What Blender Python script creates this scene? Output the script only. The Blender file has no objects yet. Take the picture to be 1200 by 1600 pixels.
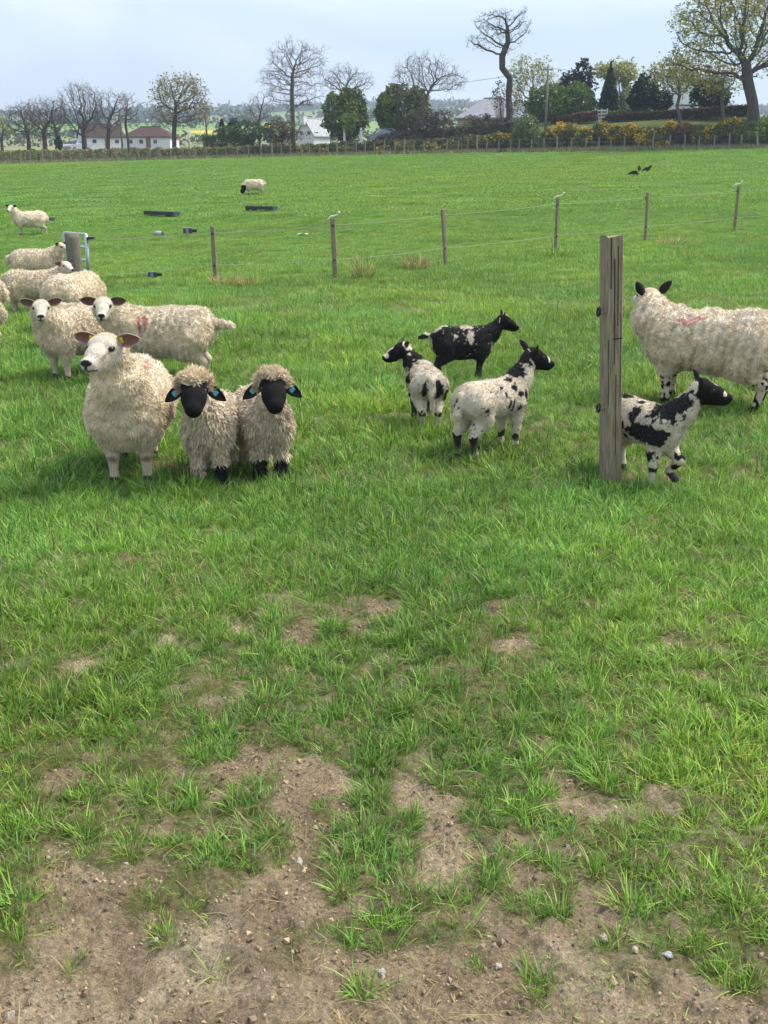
import bpy, math, random
import numpy as np
from mathutils import Vector, Matrix

R = math.radians
random.seed(7)
rng = np.random.default_rng(7)
scene = bpy.context.scene
col = scene.collection

# ------------------------------------------------------------------ camera
CAM_H, FPX, PITCH = 1.9, 1700.0, R(17.8)          # FPX: focal length in pixels of a 1200 x 1600 picture
cam_d = bpy.data.cameras.new('camera')
cam_d.sensor_fit = 'VERTICAL'; cam_d.sensor_height = 36.0; cam_d.lens = FPX / 1600 * 36.0
cam_d.clip_start = 0.05; cam_d.clip_end = 9000
cam = bpy.data.objects.new('camera', cam_d); col.objects.link(cam)
cam.location = (0, 0, CAM_H); cam.rotation_euler = (R(90) - PITCH, 0, 0)
scene.camera = cam

# ------------------------------------------------------------------ sky and sun
SUN_EL, SUN_AZ = R(55), R(72)                      # azimuth: clockwise from the viewing direction (+y) towards +x
world = bpy.data.worlds.new('World'); scene.world = world; world.use_nodes = True
wn, wl = world.node_tree.nodes, world.node_tree.links
wn.clear()
w_out = wn.new('ShaderNodeOutputWorld'); w_bg = wn.new('ShaderNodeBackground')
w_sky = wn.new('ShaderNodeTexSky'); w_sky.sky_type = 'NISHITA'; w_sky.sun_disc = False
w_sky.sun_elevation = SUN_EL; w_sky.sun_rotation = SUN_AZ
w_sky.air_density = 1.0; w_sky.dust_density = 0.7; w_sky.ozone_density = 2.0
w_tc = wn.new('ShaderNodeTexCoord'); w_map = wn.new('ShaderNodeMapping'); w_map.inputs['Scale'].default_value = (1, 1, 2.6)
w_map.inputs['Location'].default_value = (3.1, 0.4, 0.2)
w_no = wn.new('ShaderNodeTexNoise'); w_no.inputs['Scale'].default_value = 2.6; w_no.inputs['Detail'].default_value = 7
w_no.inputs['Roughness'].default_value = 0.52; w_no.inputs['Distortion'].default_value = 0.35
w_rmp = wn.new('ShaderNodeValToRGB')
w_rmp.color_ramp.elements[0].position = 0.42; w_rmp.color_ramp.elements[0].color = (0.26, 0.26, 0.26, 1)
w_rmp.color_ramp.elements[1].position = 0.60; w_rmp.color_ramp.elements[1].color = (0.95, 0.95, 0.95, 1)
w_mix = wn.new('ShaderNodeMix'); w_mix.data_type = 'RGBA'
w_mix.inputs['B'].default_value = (6.7, 7.4, 8.7, 1)   # thin high cloud, same scale as the physical sky
wl.new(w_tc.outputs['Generated'], w_map.inputs['Vector']); wl.new(w_map.outputs['Vector'], w_no.inputs['Vector'])
wl.new(w_no.outputs['Fac'], w_rmp.inputs['Fac']); wl.new(w_rmp.outputs['Color'], w_mix.inputs['Factor'])
wl.new(w_sky.outputs['Color'], w_mix.inputs['A']); wl.new(w_mix.outputs['Result'], w_bg.inputs['Color'])
w_bg.inputs['Strength'].default_value = 0.086
wl.new(w_bg.outputs['Background'], w_out.inputs['Surface'])

sun_d = bpy.data.lights.new('sun', 'SUN'); sun_d.energy = 2.9; sun_d.angle = R(24); sun_d.color = (1.0, 0.935, 0.83)
sun = bpy.data.objects.new('sun', sun_d); col.objects.link(sun)
sun.rotation_euler = Vector((math.sin(SUN_AZ) * math.cos(SUN_EL), math.cos(SUN_AZ) * math.cos(SUN_EL), math.sin(SUN_EL))).to_track_quat('Z', 'Y').to_euler()
sun.location = (0, 0, 60)

scene.view_settings.view_transform = 'Standard'; scene.view_settings.look = 'None'
scene.view_settings.exposure = 1.0; scene.view_settings.gamma = 1.0; scene.view_settings.use_curve_mapping = False
scene.cycles.use_adaptive_sampling = True; scene.cycles.adaptive_threshold = 0.02
scene.cycles.max_bounces = 6; scene.cycles.diffuse_bounces = 3; scene.cycles.glossy_bounces = 2
scene.cycles.transmission_bounces = 3; scene.cycles.volume_bounces = 0; scene.cycles.transparent_max_bounces = 4

# ------------------------------------------------------------------ noise, terrain, pixel helpers
def _hash(ix, iy, iz, seed):
    h = (ix.astype(np.uint64) * np.uint64(374761393) + iy.astype(np.uint64) * np.uint64(668265263)
         + iz.astype(np.uint64) * np.uint64(2246822519) + np.uint64(seed * 3266489917 % (1 << 40)))
    h &= np.uint64(0xffffffff)
    h = ((h ^ (h >> np.uint64(13))) * np.uint64(1274126177)) & np.uint64(0xffffffff)
    h = ((h ^ (h >> np.uint64(15))) * np.uint64(2654435761)) & np.uint64(0xffffffff)
    return ((h ^ (h >> np.uint64(16))) & np.uint64(0xffffff)).astype(np.float64) / 16777216.0

def vnoise(P, seed=0):
    """smooth value noise 0..1 at points P (n,3)"""
    P = np.asarray(P, float) + 1000.0
    i = np.floor(P).astype(np.int64); f = P - i; u = f * f * (3 - 2 * f)
    r = 0
    for dx in (0, 1):
        wx = u[:, 0] if dx else 1 - u[:, 0]
        for dy in (0, 1):
            wy = u[:, 1] if dy else 1 - u[:, 1]
            for dz in (0, 1):
                wz = u[:, 2] if dz else 1 - u[:, 2]
                r = r + wx * wy * wz * _hash(i[:, 0] + dx, i[:, 1] + dy, i[:, 2] + dz, seed)
    return r

def fbm(P, seed=0, octaves=3):
    s, a, t = 0, 1.0, 0
    P = np.asarray(P, float)
    for k in range(octaves):
        s = s + a * vnoise(P * (2.03 ** k), seed + 17 * k); t += a; a *= 0.5
    return s / t

def noise2(x, y, scale, seed=0, octaves=3):
    x = np.asarray(x, float); y = np.asarray(y, float)
    return fbm(np.stack([x.ravel() * scale, y.ravel() * scale, np.zeros(x.size)], 1), seed, octaves).reshape(x.shape)

def sstep(a, b, x):
    t = np.clip((np.asarray(x, float) - a) / (b - a), 0, 1)
    return t * t * (3 - 2 * t)

_ys = np.concatenate([np.arange(0, 300, 0.5), np.arange(300, 3200, 5.0)])
_zs = np.interp(_ys, [0, 7, 14, 23, 36, 53, 75, 107, 130, 200, 400, 800, 1400, 1700, 3200],
                [0, 0, -.08, -.2, -.1, .55, 1.35, 2.62, 3.05, 4.0, 10, 31, 68, 70, 40])
_n = 600
_k = np.ones(17) / 17
_zs[8:_n - 8] = np.convolve(_zs[:_n], _k, 'valid')

def edge_s(x, y):
    """signed distance behind the far fence line"""
    return (np.asarray(y, float) - (107.7 - .484 * np.clip(np.asarray(x, float), -140, 80))) * .9

def terrain(x, y):
    x = np.asarray(x, float); y = np.asarray(y, float)
    yy = np.clip(y, 0, 3199)
    z = np.interp(yy, _ys, _zs) + .03 * np.clip(x, -50, 50) * sstep(7, 24, y) * (1 - sstep(180, 420, y))
    s = edge_s(x, y)
    w = sstep(-8, 16, x) * (1 - sstep(150, 300, y))
    z = z + w * 2.35 * sstep(1.2, 10, s) + (1 - w) * 0.9 * sstep(0, 26, s) * (1 - sstep(150, 300, y))
    far = sstep(260, 900, y)
    z = z + far * (14 * (noise2(x, y, 1 / 420, 5, 2) - .5) + 22 * (noise2(x, y, 1 / 900, 9, 2) - .5) + .008 * x)
    return z

def ray(u, v):
    """world direction through pixel (u, v) of the 1200 x 1600 photograph"""
    d = np.array([(u - 600) / FPX, -(v - 800) / FPX, -1.0])
    c, s = math.cos(R(90) - PITCH), math.sin(R(90) - PITCH)
    return np.array([d[0], c * d[1] - s * d[2], s * d[1] + c * d[2]])

def ground_at(u, v):
    """where the line of sight through a pixel meets the ground"""
    d = ray(u, v); d = d / d[1]
    ts = np.concatenate([np.arange(.5, 60, .02), np.arange(60, 400, .25)])
    gap = CAM_H + d[2] * ts - terrain(d[0] * ts, ts)
    i = int(np.argmax(gap < 0))
    t = ts[i] if gap[i] < 0 else 120.0
    return np.array([d[0] * t, t, float(terrain(d[0] * t, t))])

def at_depth(u, v, y):
    d = ray(u, v); d = d / d[1]
    return np.array([d[0] * y, y, CAM_H + d[2] * y])

def line_y(u, s=0.0):
    """distance y of the far fence line (plus s metres behind it) along pixel column u"""
    d = ray(u, 250); t = d[0] / d[1]
    return (107.7 + s / .9) / (1 + .484 * t)

# ------------------------------------------------------------------ mesh helpers
def mesh_obj(name, V, F, mat=None, parent=None, cols=None, smooth=False, link=True):
    """F: list of arrays (n,3) / (n,4), or one array"""
    V = np.asarray(V, np.float32).reshape(-1, 3)
    if isinstance(F, np.ndarray): F = [F]
    F = [np.asarray(f, np.int32) for f in F if len(f)]
    me = bpy.data.meshes.new(name)
    me.vertices.add(len(V)); me.vertices.foreach_set('co', V.ravel())
    nl = sum(f.size for f in F); npoly = sum(len(f) for f in F)
    me.loops.add(nl); me.polygons.add(npoly)
    me.loops.foreach_set('vertex_index', np.concatenate([f.ravel() for f in F]) if F else [])
    tot = np.concatenate([np.full(len(f), f.shape[1], np.int32) for f in F]) if F else np.zeros(0, np.int32)
    st = np.concatenate([[0], np.cumsum(tot)[:-1]]).astype(np.int32) if len(tot) else tot
    me.polygons.foreach_set('loop_start', st); me.polygons.foreach_set('loop_total', tot)
    me.polygons.foreach_set('use_smooth', np.full(npoly, bool(smooth)))
    me.update(calc_edges=True)
    if cols is not None:
        a = me.attributes.new('Col', 'FLOAT_COLOR', 'POINT')
        c = np.ones((len(V), 4), np.float32); c[:, :3] = np.asarray(cols, np.float32).reshape(-1, 3)
        a.data.foreach_set('color', c.ravel())
    if mat is not None: me.materials.append(mat)
    o = bpy.data.objects.new(name, me)
    if link: col.objects.link(o)
    if parent is not None: o.parent = parent
    return o

def tag(o, label=None, cat=None, group=None, kind=None):
    if label: o['label'] = label
    if cat: o['category'] = cat
    if group: o['group'] = group
    if kind: o['kind'] = kind
    return o

def empty(name, loc=(0, 0, 0), rz=0.0):
    o = bpy.data.objects.new(name, None); col.objects.link(o)
    o.location = tuple(float(c) for c in loc); o.rotation_euler = (0, 0, rz); o.empty_display_size = .2
    return o

class MB:
    """collects verts / faces / colours"""
    def __init__(s): s.V, s.F3, s.F4, s.C, s.n = [], [], [], [], 0
    def add(s, V, F, c=(1, 1, 1)):
        V = np.asarray(V, float).reshape(-1, 3)
        F = np.asarray(F, int)
        if F.size: (s.F3 if F.shape[1] == 3 else s.F4).append(F + s.n)
        s.V.append(V); s.n += len(V)
        c = np.asarray(c, float)
        s.C.append(np.broadcast_to(c, (len(V), 3)).copy())
        return s
    def box(s, lo, hi, c=(1, 1, 1), M=None):
        x0, y0, z0 = lo; x1, y1, z1 = hi
        V = np.array([(x0, y0, z0), (x1, y0, z0), (x1, y1, z0), (x0, y1, z0), (x0, y0, z1), (x1, y0, z1), (x1, y1, z1), (x0, y1, z1)], float)
        if M is not None: V = V @ np.asarray(M)[:3, :3].T + np.asarray(M)[:3, 3]
        return s.add(V, [(0, 3, 2, 1), (4, 5, 6, 7), (0, 1, 5, 4), (1, 2, 6, 5), (2, 3, 7, 6), (3, 0, 4, 7)], c)
    def tube(s, pts, rad, k=8, c=(1, 1, 1), cap=True):
        pts = np.asarray(pts, float); n = len(pts)
        rad = np.broadcast_to(np.asarray(rad, float), (n,))
        T = np.gradient(pts, axis=0); T /= np.linalg.norm(T, axis=1, keepdims=True) + 1e-12
        ref = np.array([0, 0, 1.0]) if abs(T[0, 2]) < .9 else np.array([1.0, 0, 0])
        A = np.cross(T, ref); A /= np.linalg.norm(A, axis=1, keepdims=True) + 1e-12
        B = np.cross(T, A)
        an = np.arange(k) * 2 * math.pi / k
        V = (pts[:, None] + rad[:, None, None] * (np.cos(an)[None, :, None] * A[:, None] + np.sin(an)[None, :, None] * B[:, None])).reshape(-1, 3)
        F = [(i * k + j, (i + 1) * k + j, (i + 1) * k + (j + 1) % k, i * k + (j + 1) % k) for i in range(n - 1) for j in range(k)]
        b = s.n
        s.add(V, F, c)
        if cap:
            for ring, flip in ((0, 0), (n - 1, 1)):
                ce = pts[ring]; s.add([ce], np.zeros((0, 3), int), c)
                ci = s.n - 1
                s.F3.append(np.array([(ci, b + ring * k + ((j + 1) % k if flip == 0 else j), b + ring * k + (j if flip == 0 else (j + 1) % k)) for j in range(k)])[:, ::-1])
        return s
    def build(s, name, mat, parent=None, smooth=False, col_attr=True, link=True):
        V = np.concatenate(s.V); F = []
        if s.F4: F.append(np.concatenate(s.F4))
        if s.F3: F.append(np.concatenate(s.F3))
        return mesh_obj(name, V, F, mat, parent, np.concatenate(s.C) if col_attr else None, smooth, link)

# ------------------------------------------------------------------ materials
def new_mat(name):
    m = bpy.data.materials.new(name); m.use_nodes = True
    nt = m.node_tree; nt.nodes.clear()
    out = nt.nodes.new('ShaderNodeOutputMaterial')
    return m, nt, out

def mat_attr(name, rough=.85, spec=.2, nscale=30., namp=.25, bump=0., bscale=60., translucent=0., sheen=0., metal=0., stretch=(1, 1, 1), inst=False):
    """colour attribute 'Col' varied by noise; optional bump, translucency and per-instance tint"""
    m, nt, out = new_mat(name)
    N, L = nt.nodes, nt.links
    at = N.new('ShaderNodeAttribute'); at.attribute_name = 'Col'
    tc = N.new('ShaderNodeTexCoord'); mp = N.new('ShaderNodeMapping'); mp.inputs['Scale'].default_value = stretch
    L.new(tc.outputs['Object'], mp.inputs['Vector'])
    no = N.new('ShaderNodeTexNoise'); no.inputs['Scale'].default_value = nscale; no.inputs['Detail'].default_value = 4
    L.new(mp.outputs['Vector'], no.inputs['Vector'])
    mr = N.new('ShaderNodeMapRange'); mr.inputs['From Min'].default_value = .25; mr.inputs['From Max'].default_value = .75
    mr.inputs['To Min'].default_value = 1 - namp; mr.inputs['To Max'].default_value = 1 + namp
    L.new(no.outputs['Fac'], mr.inputs['Value'])
    mu = N.new('ShaderNodeVectorMath'); mu.operation = 'SCALE'
    L.new(at.outputs['Color'], mu.inputs[0]); L.new(mr.outputs['Result'], mu.inputs['Scale'])
    cs = mu.outputs['Vector']
    if inst:
        ai = N.new('ShaderNodeAttribute'); ai.attribute_type = 'INSTANCER'; ai.attribute_name = 'tint'
        m2 = N.new('ShaderNodeVectorMath'); m2.operation = 'MULTIPLY'
        L.new(at.outputs['Color'], m2.inputs[0]); L.new(ai.outputs['Color'], m2.inputs[1]); cs = m2.outputs['Vector']
    p = N.new('ShaderNodeBsdfPrincipled'); p.inputs['Roughness'].default_value = rough
    p.inputs['Specular IOR Level'].default_value = spec; p.inputs['Metallic'].default_value = metal
    if sheen: p.inputs['Sheen Weight'].default_value = sheen; p.inputs['Sheen Roughness'].default_value = .6
    L.new(cs, p.inputs['Base Color'])
    if bump:
        bn = N.new('ShaderNodeTexNoise'); bn.inputs['Scale'].default_value = bscale; bn.inputs['Detail'].default_value = 3
        L.new(mp.outputs['Vector'], bn.inputs['Vector'])
        b = N.new('ShaderNodeBump'); b.inputs['Strength'].default_value = bump; b.inputs['Distance'].default_value = .02
        L.new(bn.outputs['Fac'], b.inputs['Height']); L.new(b.outputs['Normal'], p.inputs['Normal'])
    if translucent:
        t = N.new('ShaderNodeBsdfTranslucent'); L.new(cs, t.inputs['Color'])
        mx = N.new('ShaderNodeMixShader'); mx.inputs['Fac'].default_value = translucent
        L.new(p.outputs['BSDF'], mx.inputs[1]); L.new(t.outputs['BSDF'], mx.inputs[2]); L.new(mx.outputs['Shader'], out.inputs['Surface'])
    else:
        L.new(p.outputs['BSDF'], out.inputs['Surface'])
    return m

M = {}
M['wool'] = mat_attr('wool', rough=.95, spec=.05, nscale=22, namp=.16, bump=.5, bscale=90, sheen=.15)
M['coat'] = mat_attr('short_coat', rough=.9, spec=.08, nscale=40, namp=.10, bump=.35, bscale=140)
M['skin'] = mat_attr('face_skin', rough=.7, spec=.2, nscale=40, namp=.08, bump=.15, bscale=120)
M['gloss'] = mat_attr('eye_gloss', rough=.12, spec=.6, nscale=10, namp=0)
M['plastic'] = mat_attr('plastic', rough=.4, spec=.4, nscale=20, namp=.08)
M['wood'] = mat_attr('weathered_wood', rough=.9, spec=.1, nscale=14, namp=.42, bump=.55, bscale=16, stretch=(6, 6, .55))
M['galv'] = mat_attr('galvanised_steel', rough=.45, spec=.5, nscale=30, namp=.15, metal=.75)
M['rope'] = mat_attr('electric_rope', rough=.8, spec=.1, nscale=60, namp=.1)
M['blade'] = mat_attr('grass_blade', rough=.48, spec=.35, translucent=.36, inst=True)
M['leaf'] = mat_attr('leaf', rough=.6, spec=.2, nscale=3, namp=.2, translucent=.25)
M['bark'] = mat_attr('bark', rough=.95, spec=.05, nscale=3, namp=.25)
M['stone'] = mat_attr('stone', rough=.9, spec=.15, nscale=45, namp=.25, bump=.5, bscale=80)
M['paint'] = mat_attr('painted_wall', rough=.85, spec=.1, nscale=1.2, namp=.07)
M['tile'] = mat_attr('roof_covering', rough=.8, spec=.15, nscale=2.5, namp=.2)
M['glass'] = mat_attr('window_glass', rough=.08, spec=.6, nscale=5, namp=0)
M['car'] = mat_attr('car_paint', rough=.3, spec=.5, nscale=5, namp=.03)
M['feather'] = mat_attr('feathers', rough=.85, spec=.05, nscale=30, namp=.15)
# ------------------------------------------------------------------ the ground
GRASS_SPOTS = [(365, 1345, 70), (285, 1390, 45), (540, 1345, 60), (620, 1350, 75), (530, 1400, 35), (870, 1405, 45), (965, 1375, 55), (1130, 1380, 110),
               (1150, 1525, 55), (10, 1290, 60), (25, 1370, 45), (790, 1230, 95), (390, 1265, 55), (570, 1165, 110), (320, 1175, 50), (580, 1265, 60),
               (1010, 1320, 70), (230, 1215, 90), (130, 1160, 70), (470, 1100, 80), (900, 1110, 100), (740, 1100, 90), (1060, 1180, 110), (30, 1210, 60),
               (255, 1455, 22), (835, 1535, 22), (560, 1560, 26), (1170, 1290, 90), (905, 1300, 50), (700, 1190, 60), (280, 1110, 60), (150, 1080, 70), (285, 1250, 50), (430, 1215, 45), (500, 1275, 40), (690, 1230, 40), (735, 1290, 45), (640, 1290, 40), (130, 1250, 45), (970, 1245, 45), (520, 985, 30), (340, 1080, 30), (60, 1310, 40), (430, 1330, 35), (760, 1370, 35)]
DIRT_SPOTS = [(540, 975, 55), (465, 990, 40), (330, 1088, 60), (90, 1225, 50), (800, 1012, 50), (500, 1205, 50), (690, 1265, 70), (840, 1160, 40), (130, 1050, 45),
              (265, 1003, 22), (375, 985, 28), (1040, 1010, 25), (900, 1270, 40), (260, 1195, 45), (675, 1050, 25), (460, 1260, 60), (30, 1185, 40), (1050, 1140, 35),
              (985, 1120, 25), (770, 955, 25), (1075, 935, 22), (600, 950, 35), (880, 1240, 40), (420, 1200, 40), (1100, 1060, 20), (20, 1040, 25)]
_gs = [(ground_at(u, v), r * 1.0 / 600) for u, v, r in GRASS_SPOTS]
_ds = [(ground_at(u, v), r) for u, v, r in DIRT_SPOTS]

def px_scale(p):      # photograph pixels per metre at a point
    return FPX / (p[1] * math.cos(PITCH) + (CAM_H - p[2]) * math.sin(PITCH))
_gs = [(p, r / px_scale(p)) for (p, _), (_, _, r) in zip(_gs, GRASS_SPOTS)]
_ds = [(p, r / px_scale(p)) for p, r in _ds]

def grass_density(x, y):
    x = np.asarray(x, float); y = np.asarray(y, float)
    side = .30 * sstep(.5, 1.2, x) + .12 * sstep(-.7, -1.2, x) - .15 * np.exp(-((x + .25) / .5) ** 2)
    g = (y + side - 2.14) / 1.25 + (noise2(x, y, 2.6, 3, 3) - .5) * 1.15 + (noise2(x, y, 9, 31, 2) - .5) * 1.5
    g = np.clip(g, 0, 1) * 1.0
    g = np.maximum(g, np.clip((y - 4.6) / 1.2, 0, 1) * .95)
    for p, r in _ds:
        g = g - .80 * np.exp(-(((x - p[0]) / (r * .95)) ** 2 + ((y - p[1]) / (r * 1.3)) ** 2)) * (.55 + .9 * noise2(x, y, 7, 37, 2))
    for p, r in _gs:
        g = g + 1.2 * np.exp(-(((x - p[0]) / (r * .62)) ** 2 + ((y - p[1]) / (r * .95)) ** 2))
    return np.clip(g, 0, 1)

def ground_material():
    m, nt, out = new_mat('field_ground')
    N, L = nt.nodes, nt.links
    at = N.new('ShaderNodeAttribute'); at.attribute_name = 'Col'
    tc = N.new('ShaderNodeTexCoord')
    def noise(sc, det, ro=.6):
        n = N.new('ShaderNodeTexNoise'); n.inputs['Scale'].default_value = sc; n.inputs['Detail'].default_value = det; n.inputs['Roughness'].default_value = ro
        L.new(tc.outputs['Object'], n.inputs['Vector']); return n.outputs['Fac']
    def rng_(sock, a, b, c, d):
        r = N.new('ShaderNodeMapRange'); r.inputs['From Min'].default_value = a; r.inputs['From Max'].default_value = b
        r.inputs['To Min'].default_value = c; r.inputs['To Max'].default_value = d; L.new(sock, r.inputs['Value']); return r.outputs['Result']
    def mul(a, b):
        k = N.new('ShaderNodeMath'); k.operation = 'MULTIPLY'; L.new(a, k.inputs[0]); L.new(b, k.inputs[1]); return k.outputs[0]
    f = mul(rng_(noise(70, 5, .7), .3, .7, .55, 1.42), rng_(noise(9, 4), .3, .7, .86, 1.14))
    vo = N.new('ShaderNodeTexVoronoi'); vo.inputs['Scale'].default_value = 130; L.new(tc.outputs['Object'], vo.inputs['Vector'])
    f = mul(f, rng_(vo.outputs['Distance'], 0, .6, 1.12, .8))
    sc = N.new('ShaderNodeVectorMath'); sc.operation = 'SCALE'; L.new(at.outputs['Color'], sc.inputs[0]); L.new(f, sc.inputs['Scale'])
    p = N.new('ShaderNodeBsdfPrincipled'); p.inputs['Roughness'].default_value = .97; p.inputs['Specular IOR Level'].default_value = .06
    L.new(sc.outputs['Vector'], p.inputs['Base Color'])
    b = N.new('ShaderNodeBump'); b.inputs['Strength'].default_value = 1.0; b.inputs['Distance'].default_value = .022
    h = N.new('ShaderNodeMath'); h.operation = 'ADD'; L.new(noise(85, 6, .72), h.inputs[0]); L.new(noise(22, 4), h.inputs[1])
    L.new(h.outputs[0], b.inputs['Height']); L.new(b.outputs['Normal'], p.inputs['Normal'])
    L.new(p.outputs['BSDF'], out.inputs['Surface'])
    return m

def build_ground():
    th = np.concatenate([np.linspace(-180, -36, 25)[:-1], np.linspace(-36, 36, 305), np.linspace(36, 180, 25)[1:]])
    th = np.radians(th)[:-1]                                      # -180 and 180 coincide
    rr = [.25, .6, .95]
    while rr[-1] < 1.5: rr.append(rr[-1] * 1.02)
    while rr[-1] < 4.2: rr.append(rr[-1] * 1.0044)
    while rr[-1] < 6.5: rr.append(rr[-1] * 1.0085)
    while rr[-1] < 30: rr.append(rr[-1] * 1.03)
    while rr[-1] < 240: rr.append(rr[-1] * 1.035)
    rr = np.array(rr + [262.0])
    X = np.sin(th)[None] * rr[:, None]; Y = np.cos(th)[None] * rr[:, None]
    Z = terrain(X, Y)
    near = 1 - sstep(5.5, 9, rr)[:, None]
    P = np.stack([X, Y, np.zeros_like(X)], -1).reshape(-1, 3)
    lump = (fbm(P * 3.1, 1, 2) - .5) * .05 + (fbm(P * 14, 2, 2) - .5) * .030 + (vnoise(P * 45, 4) - .5) * .015 + (vnoise(P * 90, 6) - .5) * .008
    crumbs = np.maximum(0, vnoise(P * 30, 8) - .62) * .05
    Z = Z + ((lump + crumbs).reshape(X.shape)) * near
    g = grass_density(X, Y)
    soil = np.array([.42, .322, .205]); dry = np.array([.54, .435, .295]); dark = np.array([.25, .185, .116])
    t = fbm(P * 2.2, 21, 3)[:, None]; t2 = fbm(P * 6.5, 22, 2)[:, None]
    c = soil * (1 - sstep(.5, .72, t)) + dry * sstep(.5, .72, t)
    k = sstep(.52, .72, t2); c = c * (1 - .6 * k) + dark * .6 * k
    thatch = np.array([.165, .170, .062]); field = np.array([.125, .205, .038])
    gg = g.reshape(-1, 1)
    w = sstep(.10, .75, gg) * (.55 + .45 * sstep(.35, .6, fbm(P * 20, 23, 2)[:, None])); c = c * (1 - w) + thatch * w
    far = sstep(7, 26, np.hypot(X, Y)).reshape(-1, 1)
    fl = fbm(P * np.array([.12, .05, 1]), 33, 3)[:, None]
    c = c * (1 - far) + field * (.85 + .3 * fl) * far
    verge = sstep(-1.5, 2, edge_s(X, Y)).reshape(-1, 1); c = c * (1 - verge) + np.array([.115, .145, .05]) * verge
    n, m_ = X.shape
    idx = np.arange(n * m_).reshape(n, m_)
    a = idx[:-1]; b = idx[1:]
    F = np.stack([a, np.roll(a, -1, 1), np.roll(b, -1, 1), b], -1).reshape(-1, 4)
    V = np.stack([X, Y, Z], -1).reshape(-1, 3)
    V = np.concatenate([V, [[0, 0, 0]]]); c = np.concatenate([c, [soil]])
    ce = len(V) - 1
    T = np.stack([np.full(m_, ce), np.roll(idx[0], -1), idx[0]], -1)
    o = mesh_obj('ground', V, [F[:, ::-1], T[:, ::-1]], ground_material(), None, c, smooth=True)
    tag(o, 'green grazing field with bare brown soil near the viewer', None, None, 'structure')
    # hills beyond, a separate sheet that starts where the field sheet ends
    th2 = np.radians(np.linspace(-50, 50, 200))
    r2 = [262.0]
    while r2[-1] < 2300: r2.append(r2[-1] * 1.02)
    r2 = np.array(r2)
    X = np.sin(th2)[None] * r2[:, None]; Y = np.cos(th2)[None] * r2[:, None]; Z = terrain(X, Y)
    # patchwork of fields: jittered strips
    w = (noise2(X, Y, 1 / 180, 50, 2) - .5) * 60
    ci = np.floor((X + w + .35 * Y) / 150).astype(int); cj = np.floor((Y * .8 + w - .2 * X) / 110).astype(int)
    hs = _hash(ci.ravel() + 500, cj.ravel() + 500, np.zeros(ci.size, int), 3).reshape(ci.shape)
    pal = np.array([(.14, .26, .07), (.18, .31, .08), (.12, .22, .075), (.22, .29, .10), (.15, .28, .09), (.24, .25, .12)])
    c = pal[(hs * len(pal)).astype(int)]
    for u, v, ru, rv in ((325, 206, 26, 2.2), (500, 197, 30, 4), (555, 190, 30, 3), (722, 168, 24, 3), (425, 197, 16, 2.5)):
        p = ground_at(u, v) if v > 235 else None
        d = ray(u, v); d = d / d[1]
        ts = np.arange(262, 2200, 3.0)
        gap = CAM_H + d[2] * ts - terrain(d[0] * ts, ts)
        i = int(np.argmax(gap < 0)); t = ts[i]
        A, E = np.arctan2(X, Y), (Z - CAM_H) / Y
        m1 = (np.abs(A - math.atan2(d[0], 1)) * FPX < ru) & (np.abs(Y - t) < rv * t / 55)
        c[m1] = (.52, .42, .03)
    idx = np.arange(X.size).reshape(X.shape)
    F = np.stack([idx[:-1, :-1], idx[1:, :-1], idx[1:, 1:], idx[:-1, 1:]], -1).reshape(-1, 4)
    h = mesh_obj('hills', np.stack([X, Y, Z], -1).reshape(-1, 3), F[:, ::-1], mat_attr('hill_fields', rough=.95, spec=.05, nscale=.05, namp=.15), None, c.reshape(-1, 3), smooth=True)
    tag(h, 'distant rolling hills of green and yellow fields', None, None, 'structure')

build_ground()

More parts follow.
